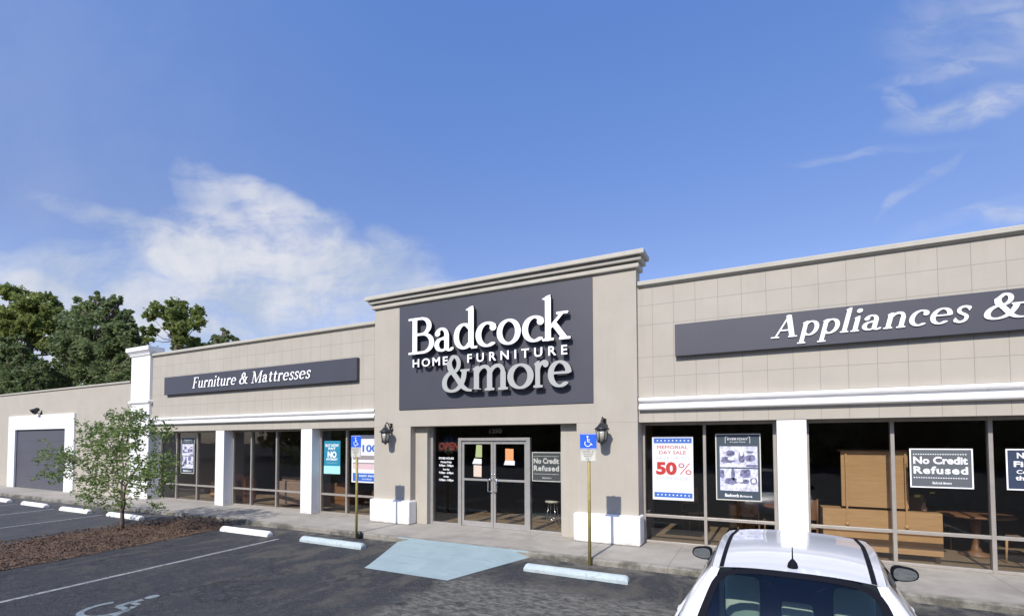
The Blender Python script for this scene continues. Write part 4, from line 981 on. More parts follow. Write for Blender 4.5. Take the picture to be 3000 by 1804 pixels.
def hundred():
    x0, x1, z0, z1 = -10.47, -9.30, .95, 2.30; y = YP
    t = poster(x0, x1, z0, z1, y, M['paper'], 'white banner reading 100 with grey, pink and blue bands, half hidden by the tower')
    for nm, mt, a, b in (('grey_band', 'ptan', 1.60, 1.72), ('grey_band', 'ptan', 1.485, 1.52), ('pink_band', 'pink', 1.33, 1.485), ('blue_band', 'ink_blue', .99, 1.22)):
        m = MB(); m.rect(x0+.05, x1, a, b, y-.002); m.build(nm, M[mt], t, fix=False)
    l = MB(); text_mb('100', -10.06, -9.50, 1.83, y-.003, .19, bold=.03, mb=l); l.build('lettering', M['ink_blue'], t, fix=False)
    l = MB(); text_mb('EASY PAY', x0+.3, x1-.3, 1.12, y-.004, .05, bold=.02, mb=l); text_mb('today', x0+.4, x1-.4, 1.04, y-.004, .04, mb=l); l.build('small_lettering', M['ink_white'], t, fix=False)
hundred()
# notices on the door glass
def notice(x0, x1, z0, z1, m_, label, fold=0.0):
    m = MB(); y = .388
    m.add([(x0+fold, y, z1), (x1, y, z1-.008), (x1, y-.004, z0), (x0, y, z0+.004), (x0+fold, y+.002, z1), (x1, y+.002, z1-.008), (x1, y-.002, z0), (x0, y+.002, z0+.004)],
          [(0, 1, 2, 3), (4, 5, 6, 7), (0, 1, 5, 4), (2, 3, 7, 6), (1, 2, 6, 5), (0, 3, 7, 4)])
    tag(m.build('notice', m_, None), label, 'notice', 'paper notices taped to the entrance doors')
notice(-6.27, -6.08, 1.72, 2.03, M['green_paper'], 'pale green notice, topmost on the left door', .03)
notice(-6.36, -6.09, 1.555, 1.69, M['paper'], 'white slanted notice in the middle of the left door', .06)
notice(-6.32, -6.09, 1.24, 1.53, M['pale_paper'], 'peach notice, lowest on the left door')
notice(-5.43, -5.21, 1.65, 1.94, M['orange_paper'], 'orange notice on the right door')
notice(-5.47, -5.18, 1.545, 1.66, M['paper'], 'white notice below the orange one on the right door', .04)
# opening hours
m = MB(); zc = 1.66
for s, w_, h in (('STORE HOURS', .46, .05), ('Monday-Friday', .34, .045), ('9:30am - 7:00pm', .44, .05), ('Saturday', .20, .04), ('9:30am - 6:00pm', .44, .05), ('Sunday', .16, .04), ('12:00pm - 5:00pm', .44, .05)):
    text_mb(s, -7.14-w_/2, -7.14+w_/2, zc, .388, h, bold=.03, mb=m); zc -= .092
tag(m.build('hours_lettering', M['ink_white'], None, fix=False), 'white opening hours lettered on the glass left of the doors', 'lettering')
# neon
cu = bpy.data.curves.new('tmp', 'FONT'); cu.body = 'OPEN'; cu.size = 1.0; cu.fill_mode = 'NONE'; cu.bevel_depth = .020; cu.bevel_resolution = 1; cu.resolution_u = 2
ob = bpy.data.objects.new('tmp', cu); C.objects.link(ob); dg = bpy.context.evaluated_depsgraph_get(); me = bpy.data.meshes.new_from_object(ob.evaluated_get(dg))
co = [v.co.copy() for v in me.vertices]; xa = min(c.x for c in co); xb = max(c.x for c in co)
m = MB(); m.add([(-7.42+(c.x-xa)/(xb-xa)*.62, .46+c.z*.2, 1.90+c.y*.26) for c in co], [tuple(p.vertices) for p in me.polygons], True)
bpy.data.objects.remove(ob); bpy.data.curves.remove(cu)
t = thing('open_sign', (-7.12, .47, 1.90), 'red OPEN tube sign behind the glass left of the doors', 'sign'); m.build('neon_tube', M['neon'], t)
m = MB(); m.box(-7.45, -6.78, .482, .49, 1.86, 2.14); m.build('backing', M['black'], t)

# ================================================================== WHITE HATCHBACK
M['carpaint'] = mat('white_car_paint', (0.74, 0.75, 0.76), 0.35, var=0, coat=1.0)
M['cartrim'] = mat('black_car_trim', (0.008, 0.009, 0.013), 0.7, spec=0.08, var=0)
M['tail'] = mat('red_tail_lamp', (0.35, 0.01, 0.01), 0.15, var=0, coat=1.0)
M['clear'] = mat('clear_lamp', (0.6, 0.6, 0.62), 0.1, var=0, coat=1.0)
M['seat'] = mat('beige_seat_fabric', (0.52, 0.54, 0.42), 0.8, var=0.06)
M['cabin'] = mat('cabin_lining_and_seat_shade', (0.035, 0.04, 0.05), 0.8, var=0)
M['mirror'] = mat('mirror_glass', (0.75, 0.8, 0.82), 0.03, metal=1.0, var=0)
M['rim'] = mat('alloy_rim', (0.45, 0.45, 0.46), 0.3, metal=0.8, var=0)
M['plate'] = mat('number_plate', (0.7, 0.7, 0.68), 0.5, var=0)
def lerp(a, b, t): return a+(b-a)*t
def interp(tab, y):
    for (a, *p), (b, *q) in zip(tab[:-1], tab[1:]):
        if y <= b:
            t = max(0, min(1, (y-a)/(b-a))); return [lerp(u, v, t) for u, v in zip(p, q)]
    return list(tab[-1][1:])
def build_car():
    yr = -6.10
    car = thing('parked_car', (0.175, -6.50, lot_z(-4.4)-.0), 'white hatchback parked nose to the sidewalk, seen from behind, with black roof strips', 'car', rz=R(-3.4))
    Wm = world_of(car)
    def bd(mb, name, m_, parent=car, bevel=0.0):
        mb.v = [tuple(Wm @ Vector(q)) for q in mb.v]
        return mb.build(name, m_, parent, bevel)
    # local axes: x right, y forward (rear bumper at -.14), z up from the ground
    # station: y, half width, belt height
    tab = [(-.16, .60, .62), (-.12, .74, .80), (-.02, .80, .92), (.2, .845, .93), (.8, .875, .915), (1.6, .885, .905), (2.4, .885, .905), (2.95, .87, .90), (3.4, .85, .845), (3.8, .80, .76), (4.0, .70, .66), (4.06, .56, .56)]
    def section(y):
        wd, bz = interp(tab, y)
        return [(wd*.90, .20), (wd*.97, .26), (wd*.985, .36), (wd*.97, .52), (wd*.995, .62), (wd*1.0, .70 if bz > .78 else bz*.86), (wd*.985, bz*.92), (wd*.955, bz*.985), (wd*.895, bz+.004)]
    ys = [-.16, -.12, -.06, -.02, .08, .2, .4, .6, .8, 1.2, 1.6, 2.0, 2.4, 2.7, 2.95, 3.2, 3.4, 3.6, 3.8, 3.92, 4.0, 4.06]
    m = MB()
    for s in (-1, 1):
        rows = []
        for y in ys:
            row = []
            for x, z in section(y):
                # wheel arches
                for wy in (.58, 3.22):
                    d = math.hypot(y-wy, z-.31)
                    if d < .36 and z < .62: x -= .05
                row.append((s*x, y, z))
            rows.append(row)
        m.grid(rows)
    # hood and nose, tail panel
    rows = []
    for y in (2.95, 3.1, 3.3, 3.5, 3.7, 3.85, 3.95, 4.02, 4.06):
        wd, bz = interp(tab, y); rows.append([(wd*.95*u, y, bz+.045*(1-u*u)*min(1, (4.1-y)*2)) for u in (-1, -.8, -.5, -.2, 0, .2, .5, .8, 1)])
    m.grid(rows)
    for yy, zt in ((4.06, .56), (-.16, .62)):
        wd, bz = interp(tab, yy); m.grid([[(wd*.93*u, yy, z) for u in (-1, -.5, 0, .5, 1)] for z in (.2, .35, zt)])
    rows = []   # tailgate below the glass
    for y, z, hw in ((-.16, .62, .57), (-.13, .70, .66), (-.10, .80, .70), (-.06, .90, .72), (-.02, .985, .70)):
        rows.append([(hw*u, y+(.03*u*u), z) for u in (-1, -.75, -.4, 0, .4, .75, 1)])
    m.grid(rows)
    bd(m, 'body', M['carpaint'])
    # greenhouse side surface: t from belt (0) to roof edge (1), s from rear to front
    def side(s_, t, sg, off=0.0):
        yb = lerp(.04, 3.02, s_); yt = lerp(.36, 1.95, s_)
        y = lerp(yb, yt, t**1.05)
        wd, bz = interp(tab, yb); rx = lerp(.515, .59, min(1, s_*1.1)) - (.03*max(0, s_-.75)/.25)
        b = wd*.90; x = lerp(b, rx, t)+.030*math.sin(math.pi*min(1, t))
        tz = 1.375+.025*math.sin(math.pi*min(1, s_*1.1))
        z = lerp(bz, tz, t)
        return (sg*(x+off), y, z)
    def patch(mb, s0, s1, t0, t1, sg, off=0.0, ns=6, nt=6):
        mb.grid([[side(lerp(s0, s1, i/ns), lerp(t0, t1, j/nt), sg, off) for j in range(nt+1)] for i in range(ns+1)])
    m = MB()
    for sg in (-1, 1):
        patch(m, 0, 1, .93, 1, sg, 0, 24, 3); patch(m, 0, .10, 0, .93, sg); patch(m, .95, 1, 0, .93, sg, 0, 3, 10); patch(m, .10, .95, 0, .05, sg, 0, 16, 2)
    bd(m, 'pillar', M['carpaint'])
    for sg in (-1, 1):
        m = MB(); patch(m, .46, .495, .05, .93, sg, .001); bd(m, 'centre_pillar', M['cartrim'])
        m = MB(); patch(m, .10, .46, .05, .93, sg, -.006, 10); bd(m, 'side_window', M['car_glass'])
        m = MB(); patch(m, .495, .95, .05, .93, sg, -.006, 10); bd(m, 'side_window', M['car_glass'])
        m = MB(); m.tube([side(s_, .04, sg, .004) for s_ in [i/16*.93+.03 for i in range(17)]], .008, 6); bd(m, 'window_seal', M['cartrim'])
    # roof
    def roof(u, v, off=0.0):      # u -1..1 across, v 0..1 rear to front
        e = side(v, 1, 1); hw = e[0]; z = e[2]+.040*(1-abs(u)**2.6)*(1) - .004
        y = e[1] + (.035*(1-u*u)*(-1 if v < .5 else 1))*(1-min(1, 4*min(v, 1-v)))
        z += -.010*max(0, 1-v*5)**2
        return (hw*u, y, z+off)
    us = [-1, -.97, -.93, -.88, -.8, -.65, -.45, -.2, 0, .2, .45, .65, .8, .88, .93, .97, 1]
    m = MB(); m.grid([[roof(u, v/18) for u in us] for v in range(19)]); bd(m, 'roof', M['carpaint'])
    for sg in (-1, 1):
        m = MB(); rows = []
        for v in range(19):
            rows.append([roof(sg*(u), v/18, o) for u, o in ((.845, .001), (.852, .007), (.897, .007), (.905, .001))])
        m.grid(rows); bd(m, 'roof_strip', M['cartrim'])
    # rear screen: black surround, glass, wiper ; quarter panels join it to the sides
    def rear(u, t, off=0.0):      # t 0 bottom .. 1 top
        b = Vector((.615*u, -.02+.05*u*u, .975)); tt = roof(u*.93, 0.0); tp = Vector((tt[0]*1.0, tt[1]-.004, tt[2]-.004))
        p = b.lerp(tp, t); p.y -= .035*math.sin(math.pi*t); p.z += off*.5; p.y -= off*.8
        return tuple(p)
    m = MB(); N_ = 20
    def rr(u, t):                 # rounded inner outline
        return u, t
    inner = []; outer = []
    for k in range(48):
        a = 2*math.pi*k/48; c, s_ = math.cos(a), math.sin(a); q = 1/ (abs(c)**6+abs(s_)**6)**(1/6)
        outer.append(rear(c*q*1.0, .5+s_*q*.5, .006)); inner.append(rear(c*q*.905, .5+s_*q*.435-.005, .007))
    m.grid([outer, inner], close=True); bd(m, 'rear_screen_surround', M['cartrim'])
    m = MB(); rows = []
    for j in range(9):
        rows.append([])
        for k in range(48):
            a = 2*math.pi*k/48; c, s_ = math.cos(a), math.sin(a); q = 1/(abs(c)**6+abs(s_)**6)**(1/6); f = 1-j/8*.98
            rows[-1].append(rear(c*q*.905*f, .5+s_*q*.435*f-.005, .004))
    m.grid(rows, close=True); m.add(rows[-1], [tuple(range(48))]); bd(m, 'rear_screen', M['car_glass'])
    for sg in (-1, 1):
        m = MB(); rows = []
        for j in range(13):
            t = j/12; a = Vector(rear(sg*.965, t)); b = Vector(side(0, max(0, (t-.06)/.94), sg))
            mid = (a+b)/2+Vector((sg*.025, -.02, .0)); rows.append([tuple(a), tuple(a.lerp(mid, .6)), tuple(mid), tuple(mid.lerp(b, .5)), tuple(b)])
        m.grid(rows); bd(m, 'rear_pillar', M['carpaint'])
    # windscreen
    m = MB(); rows = []
    for j in range(9):
        t = j/8; rows.append([])
        for i in range(13):
            u = -1+2*i/12; b = Vector((.80*u, 3.03+.13*(1-u*u), .895)); tp = Vector(roof(u, 1)); rows[-1].append(tuple(b.lerp(tp, t)))
    m.grid(rows); bd(m, 'windscreen', M['car_glass'])
    # antenna
    m = MB(); a = Vector(roof(0, .055)); m.lathe((a.x, a.y, a.z-.004), [(.032, 0), (.033, .012), (.028, .035), (.014, .055), (.008, .062), (0, .063)], 14)
    m.tube([a+Vector((0, 0, .05)), a+Vector((0, -.03, .145))], [.005, .003], 6); bd(m, 'antenna', M['cartrim'])
    # mirrors
    for sg in (-1, 1):
        m = MB(); cx, cy, cz = sg*.90, 2.40, 1.03; rows = []
        for j, (dy, s_) in enumerate(((-.07, .86), (-.075, .98), (-.05, 1.0), (.0, .97), (.05, .80), (.075, .5), (.085, .1))):
            rows.append([])
            for k in range(20):
                a_ = 2*math.pi*k/20; c, s2 = math.cos(a_), math.sin(a_); q = 1/(abs(c)**3.0+abs(s2)**3.0)**(1/3.0)
                hx = .105*c*q*s_; hz = .066*s2*q*s_*(1-.22*(sg*c))
                rows[-1].append((cx+hx, cy+dy+.02*abs(c), cz+hz))
        m.grid(rows, close=True); m.tube([(sg*.79, 2.45, .94), (sg*.84, 2.42, .96), (cx-sg*.06, 2.38, cz-.01)], .024, 8)
        mo = bd(m, 'door_mirror', M['cartrim'] if sg > 0 else M['cartrim'])
        m = MB(); m.add([(cx+.105*.84*math.cos(2*math.pi*k/24)*(1/(abs(math.cos(2*math.pi*k/24))**3+abs(math.sin(2*math.pi*k/24))**3)**(1/3)), cy-.071, cz+.066*.82*math.sin(2*math.pi*k/24)*(1/(abs(math.cos(2*math.pi*k/24))**3+abs(math.sin(2*math.pi*k/24))**3)**(1/3))*(1-.22*sg*math.cos(2*math.pi*k/24))) for k in range(24)], [tuple(range(24))])
        bd(m, 'mirror_glass', M['mirror'], mo)
        for yy in (1.05, 2.0):
            m = MB(); m.tube([(sg*.86, yy-.09, .80), (sg*.885, yy-.07, .805), (sg*.89, yy, .81), (sg*.885, yy+.07, .805), (sg*.86, yy+.09, .80)], .013, 8); bd(m, 'door_handle', M['carpaint'])
    # lamps, bumper strip, plate
    for sg in (-1, 1):
        m = MB(); m.grid([[(sg*(.60+.03*i*.8), -.155+.05*i*.35+.02*(i > 3), z) for i in range(8)] for z in (.66, .72, .80, .88, .93)]); bd(m, 'tail_light', M['tail'])
        m = MB(); m.grid([[(sg*(.50+.045*i), 4.035-.02*i*i*.35, z) for i in range(6)] for z in (.60, .68)]); bd(m, 'headlight', M['clear'])
        for wy in (.58, 3.22):
            m = MB(); cx = sg*.78
            m.lathe((cx, wy, .315), [(.20, -.10), (.285, -.10), (.312, -.07), (.315, 0), (.312, .07), (.285, .10), (.20, .10)], 28, 'x')
            to = bd(m, 'wheel', M['rubber'])
            m = MB(); m.lathe((cx+sg*.06, wy, .315), [(0, -.02), (.21, -.02), (.21, .03), (.19, .03), (.17, 0), (.05, .01), (.04, .03), (0, .03)], 20, 'x')
            bd(m, 'rim', M['rim'], to)
    m = MB(); m.box(-.60, .60, -.185, -.12, .22, .36); bd(m, 'rear_bumper', M['cartrim'], bevel=.02)
    m = MB(); m.box(-.155, .155, -.166, -.158, .68, .76); bd(m, 'number_plate', M['plate'])
    # cabin: floor tub, rear bench, front seats with headrests, dashboard
    m = MB(); m.box(-.78, .78, -.05, 3.0, .24, .30); m.box(-.80, -.76, .1, 3.0, .3, .86); m.box(.76, .80, .1, 3.0, .3, .86); m.box(-.74, .74, 2.45, 2.95, .3, .88); m.box(-.70, .70, .02, .08, .3, .90)
    bd(m, 'cabin_tub', M['cabin'])
    def cushion(mb, cx, cy, cz, hx, hy, hz, p=3.2, tilt=0.0):
        rows = []
        for j in range(9):
            b = -math.pi/2+math.pi*j/8; rows.append([])
            for k in range(18):
                a_ = 2*math.pi*k/18; f = lambda v: math.copysign(abs(v)**(2/p), v)
                x = hx*f(math.cos(b))*f(math.cos(a_)); y = hy*f(math.cos(b))*f(math.sin(a_)); z = hz*f(math.sin(b))
                rows[-1].append((cx+x, cy+y+tilt*z, cz+z))
        mb.grid(rows, close=True)
    m = MB(); cushion(m, 0, .98, .50, .64, .26, .10); cushion(m, 0, .86, .66, .62, .08, .20, 5, -.2); so = bd(m, 'rear_seat', M['seat'])
    for cx, hx, hz, cz in ((-.355, .125, .17, 1.04), (.375, .125, .17, 1.04), (.02, .105, .07, .985)):
        m = MB(); cushion(m, cx, .80, cz, hx, .05, hz, 7); bd(m, 'headrest', M['seat'], so)
    for cx in (-.36, .36):
        m = MB(); cushion(m, cx, 1.95, .48, .25, .26, .10); cushion(m, cx, 1.66, .72, .24, .09, .28, 3.5, -.22); so = bd(m, 'front_seat', M['cabin'])  # front seats and headrests coloured dark to paint in the cabin shade
        m = MB(); cushion(m, cx, 1.58, 1.05, .115, .045, .07); bd(m, 'headrest', M['cabin'], so)
    m = MB(); c0 = Vector((-.36, 2.33, .86)); m.tube([c0+Vector((.18*math.cos(2*math.pi*k/24), .06*math.sin(2*math.pi*k/24), .17*math.sin(2*math.pi*k/24))) for k in range(25)], .014, 6, cap=False); bd(m, 'steering_wheel', M['cartrim'])
build_car()

# ================================================================== TREES
def leaf_mesh(name, centers, normals_bias, size, material, parent, seed, tone=None, aspect=0.55):
    """centers: (N,3) leaf positions -> N four-sided leaves, each with its own tone"""
    g = np.random.default_rng(seed); n = len(centers)
    a = g.normal(size=(n, 3)); a[:, 2] *= .6; a /= np.linalg.norm(a, axis=1, keepdims=True)+1e-9
    b = g.normal(size=(n, 3)); b = np.cross(a, b); b /= np.linalg.norm(b, axis=1, keepdims=True)+1e-9
    s = (size*g.uniform(.6, 1.3, n))[:, None]; A = a*s; B = b*s*aspect
    c = np.asarray(centers)
    v = np.stack([c-A, c-B, c+A, c+B], axis=1).reshape(-1, 3)
    me = bpy.data.meshes.new(name); me.vertices.add(4*n); me.vertices.foreach_set('co', v.astype(np.float32).ravel())
    me.loops.add(4*n); me.loops.foreach_set('vertex_index', np.arange(4*n, dtype=np.int32))
    me.polygons.add(n); me.polygons.foreach_set('loop_start', np.arange(0, 4*n, 4, dtype=np.int32)); me.polygons.foreach_set('loop_total', np.full(n, 4, dtype=np.int32))
    at = me.attributes.new('tone', 'FLOAT', 'FACE'); at.data.foreach_set('value', (g.random(n) if tone is None else tone).astype(np.float32))
    me.update(calc_edges=True); me.materials.append(material)
    o = bpy.data.objects.new(name, me); C.objects.link(o); o.parent = parent
    if parent is not None: o.matrix_parent_inverse = world_of(parent).inverted()
    return o
def clump_tree(root, material, clumps, leaves, size, seed, trunk_pts, trunk_r, limb_r=.12, flat=.8, hollow=.35):
    """clumps: (x,y,z,r). trunk, limbs reaching each clump, leaves round each clump with gaps between"""
    g = np.random.default_rng(seed); tk = [Vector(p) for p in trunk_pts]
    m = MB(); m.tube(tk, trunk_r, 9)
    for cx, cy, cz, r in clumps:
        c = Vector((cx, cy, cz)); base = min(tk, key=lambda p: (p-Vector((cx, cy, cz-1.2*abs((Vector((cx, cy))-Vector((p.x, p.y))).length)*.5))).length)
        if (c-base).length < .3: continue
        mid = base.lerp(c, .5)+Vector((g.normal()*.06, g.normal()*.06, -.08))*(c-base).length
        m.tube([base, mid, c], [limb_r, limb_r*.6, limb_r*.25], 6)
    m.build('trunk', M['bark'], root)
    P = []; T = []; vol = np.array([c[3]**2 for c in clumps]); vol = vol/vol.sum()
    for (cx, cy, cz, r), f in zip(clumps, vol):
        n = max(20, int(leaves*f)); tw = max(5, int(n/26))
        d = g.normal(size=(tw, 3)); d /= np.linalg.norm(d, axis=1, keepdims=True); rr_ = r*g.uniform(hollow, 1.0, tw)**.7
        tc = d*rr_[:, None]*g.uniform(.8, 1.25, (tw, 1)); tc[:, 2] *= flat
        k = g.integers(0, tw, n); p = tc[k]+g.normal(size=(n, 3))*r*.15
        P.append(p+np.array([cx, cy, cz])); T.append(np.clip(g.random(n)*.5+g.random(tw)[k]*.5, 0, 1))
    return leaf_mesh('crown', np.concatenate(P), 0, size, material, root, seed, np.concatenate(T))
def hull_clumps(cx, cy, zlist, seed, dep=.8):
    """zlist: (x offset, z, radius)"""
    r = random.Random(seed); return [(cx+dx, cy+r.uniform(-1, 1)*rr_*dep, z, rr_) for dx, z, rr_ in zlist]
# tall pine at the far left (about 67 m away), its trunk bare below the crown
t = thing('pine_tree', (-66.8, 12, 0), 'tall pine with a rounded airy crown, leftmost tree behind the annex', 'pine', 'trees behind the buildings')
r = random.Random(21); cl = []
for (dx, z, q) in [(0, 18.0, 1.2), (-1.4, 17.5, 1.1), (1.6, 17.4, 1.2), (-3.2, 16.9, 1.1), (3.2, 16.6, 1.3), (-.3, 16.6, 1.4), (-2.2, 15.9, 1.3), (2.0, 15.8, 1.5), (4.6, 15.8, 1.1), (-4.8, 16.2, .9), (.2, 15.1, 1.6), (-4.2, 14.9, 1.1), (3.8, 14.6, 1.3), (5.6, 14.4, .9), (-6.3, 15.1, .8), (-2.4, 14.2, 1.2), (1.8, 13.9, 1.3), (-5.6, 13.6, .9), (4.8, 13.2, 1.0), (-.6, 13.3, 1.1), (3.0, 12.6, 1.0), (-3.6, 12.5, .8), (-6.5, 12.8, .7), (6.0, 12.4, .8)]:
    cl.append((-66.7+dx, 12+r.uniform(-2.2, 2.2), z-.95, q*.88))
clump_tree(t, M['leaf_pine'], cl, 26000, .19, 11, [(-67, 12, 0), (-66.9, 12, 6), (-66.9, 12, 11), (-66.8, 12, 14.5), (-66.7, 12, 16.8)], [.35, .3, .24, .16, .05], .09)
t = thing('pine_tree', (-40.6, 12, 0), 'slender pine with open tufted crown, standing alone behind the white pier', 'pine', 'trees behind the buildings')
cl = []
for (dx, z, q) in [(.1, 12.75, .65), (-.8, 12.4, .6), (.9, 12.3, .65), (0, 12.0, .6), (-2.2, 12.1, .5), (-2.9, 11.75, .35), (1.7, 11.7, .55), (-1.5, 11.5, .6), (.7, 11.4, .6), (2.5, 11.1, .6), (-2.9, 11.0, .5), (-.5, 11.1, .4), (1.7, 10.7, .6), (2.9, 10.6, .45), (-1.9, 10.6, .5), (-2.6, 10.3, .35), (.9, 9.9, .55), (1.8, 9.8, .5), (2.5, 9.5, .35), (-.8, 10.4, .3), (1.2, 9.2, .5), (3.2, 9.2, .3)]:
    cl.append((-40.6+dx, 12+r.uniform(-1.2, 1.2), z, q))
clump_tree(t, M['leaf_pine'], cl, 12000, .135, 12, [(-40.6, 12, 0), (-40.6, 12, 6), (-40.6, 12, 10), (-40.55, 12, 12.4)], [.22, .18, .12, .04], .05)
def oak(cx, cy, spec, label, seed, leaves, size=.22, trunk=.4):
    t = thing('oak_tree', (cx, cy, 0), label, 'tree', 'trees behind the buildings')
    rs = random.Random(seed+5); zm = sum(z for _, z, _ in spec)/len(spec); more = []
    for dx, z, r_ in spec:
        for k in range(3):
            a = math.atan2(z-zm+1.5, dx+1e-3)+rs.uniform(-.9, .9); more.append((dx+math.cos(a)*r_*1.05, z+math.sin(a)*r_*rs.uniform(.9, 1.35), r_*rs.uniform(.20, .36)))
    spec = [(dx, z, r_*.80) for dx, z, r_ in spec]+more
    cl = hull_clumps(cx, cy, spec, seed); top = max(z for _, z, _ in spec)
    clump_tree(t, M['leaf_oak'], cl, leaves, size, seed, [(cx, cy, 0), (cx+.2, cy, top*.35), (cx-.1, cy, top*.6), (cx, cy, top*.88)], [trunk, trunk*.8, trunk*.5, .06], .14)
oak(-54.3, 12, [(.2, 14.6, .8), (1.4, 14.0, .9), (-1.6, 14.1, .8), (-2.6, 14.6, .5), (4.2, 13.9, .7), (4.9, 14.4, .4), (3.4, 13.0, 1.2), (-4.2, 13.3, 1.0), (-.6, 13.0, 1.5), (-5.4, 12.9, .6), (5.6, 12.4, .9), (1.8, 12.0, 1.6), (-3.2, 11.7, 1.6), (-6.0, 11.5, 1.2), (6.4, 12.9, .5),
     (5.0, 10.9, 1.4), (-.9, 10.7, 1.7), (2.6, 10.0, 1.6), (-4.6, 9.9, 1.7), (6.4, 9.6, 1.4), (-1.8, 8.7, 1.7), (1.6, 8.2, 1.8), (-5.4, 8.0, 1.7), (5.0, 8.0, 1.7), (-2.8, 6.6, 1.7), (2.6, 6.4, 1.7), (-6.2, 6.2, 1.5), (6.4, 6.4, 1.5)],
    'broad dark green oak, the tallest leafy crown between the two pines', 31, 30000, .185)
oak(-46.6, 11, [(.6, 11.4, .9), (-.6, 11.0, 1.0), (2.0, 10.6, .8), (1.2, 9.8, 1.2), (-1.6, 9.7, 1.3), (.2, 8.6, 1.4), (2.6, 9.3, .8), (-2.0, 8.0, 1.4), (2.0, 7.8, 1.3), (0, 7.0, 1.4), (3.2, 8.2, .8), (-2.2, 6.4, 1.2), (1.9, 6.2, 1.2)],
    'smaller dark oak just left of the white pier cap', 32, 15000, .165, .28)
oak(-68.5, 9, [(-3, 11.0, 1.5), (0, 10.4, 1.5), (3, 10.9, 1.5), (-5.6, 10.2, 1.4), (5.5, 10.0, 1.5), (-7.5, 9.0, 1.4), (-4, 8.6, 1.7), (-.6, 8.4, 1.8), (3, 8.6, 1.8), (6.6, 8.2, 1.6), (-6.6, 7.0, 1.7), (-2.4, 6.6, 1.8), (2, 6.4, 1.8), (6, 6.2, 1.7), (8.8, 7.2, 1.4), (-9, 7.4, 1.4)],
    'low spreading oak in front of the leftmost pine, over the annex roof', 33, 23000, .18, .3)
oak(-58.8, 8, [(-1.4, 9.6, 1.1), (1.2, 9.9, 1.1), (3.0, 9.0, 1.2), (-3.2, 8.6, 1.2), (0, 8.2, 1.5), (3.6, 7.2, 1.4), (-2.8, 6.8, 1.4), (.4, 6.4, 1.5), (5.6, 7.6, 1.0), (5.0, 6.0, 1.2)],
    'bushy yellowish green oak just above the annex roof, between taller trees', 34, 15000, .175, .22)
oak(-34.9, 12, [(0, 9.6, .55), (-.9, 9.3, .5), (.9, 9.2, .5), (0, 8.6, .8), (1.8, 8.9, .4), (-1.4, 8.5, .6), (1.4, 8.1, .8)], 'tip of a small tree showing over the coping of the left wing', 35, 4500, .13, .14)
oak(-42.7, 14, [(0, 9.6, .8), (1.6, 9.3, .7), (-1.5, 9.9, .7), (2.8, 8.9, .6), (0, 8.2, 1.1), (2.2, 7.9, 1.0), (-1.8, 8.4, 1.0)], 'low shrubby tree at the foot of the slender pine, behind the pier', 36, 8000, .16, .18)

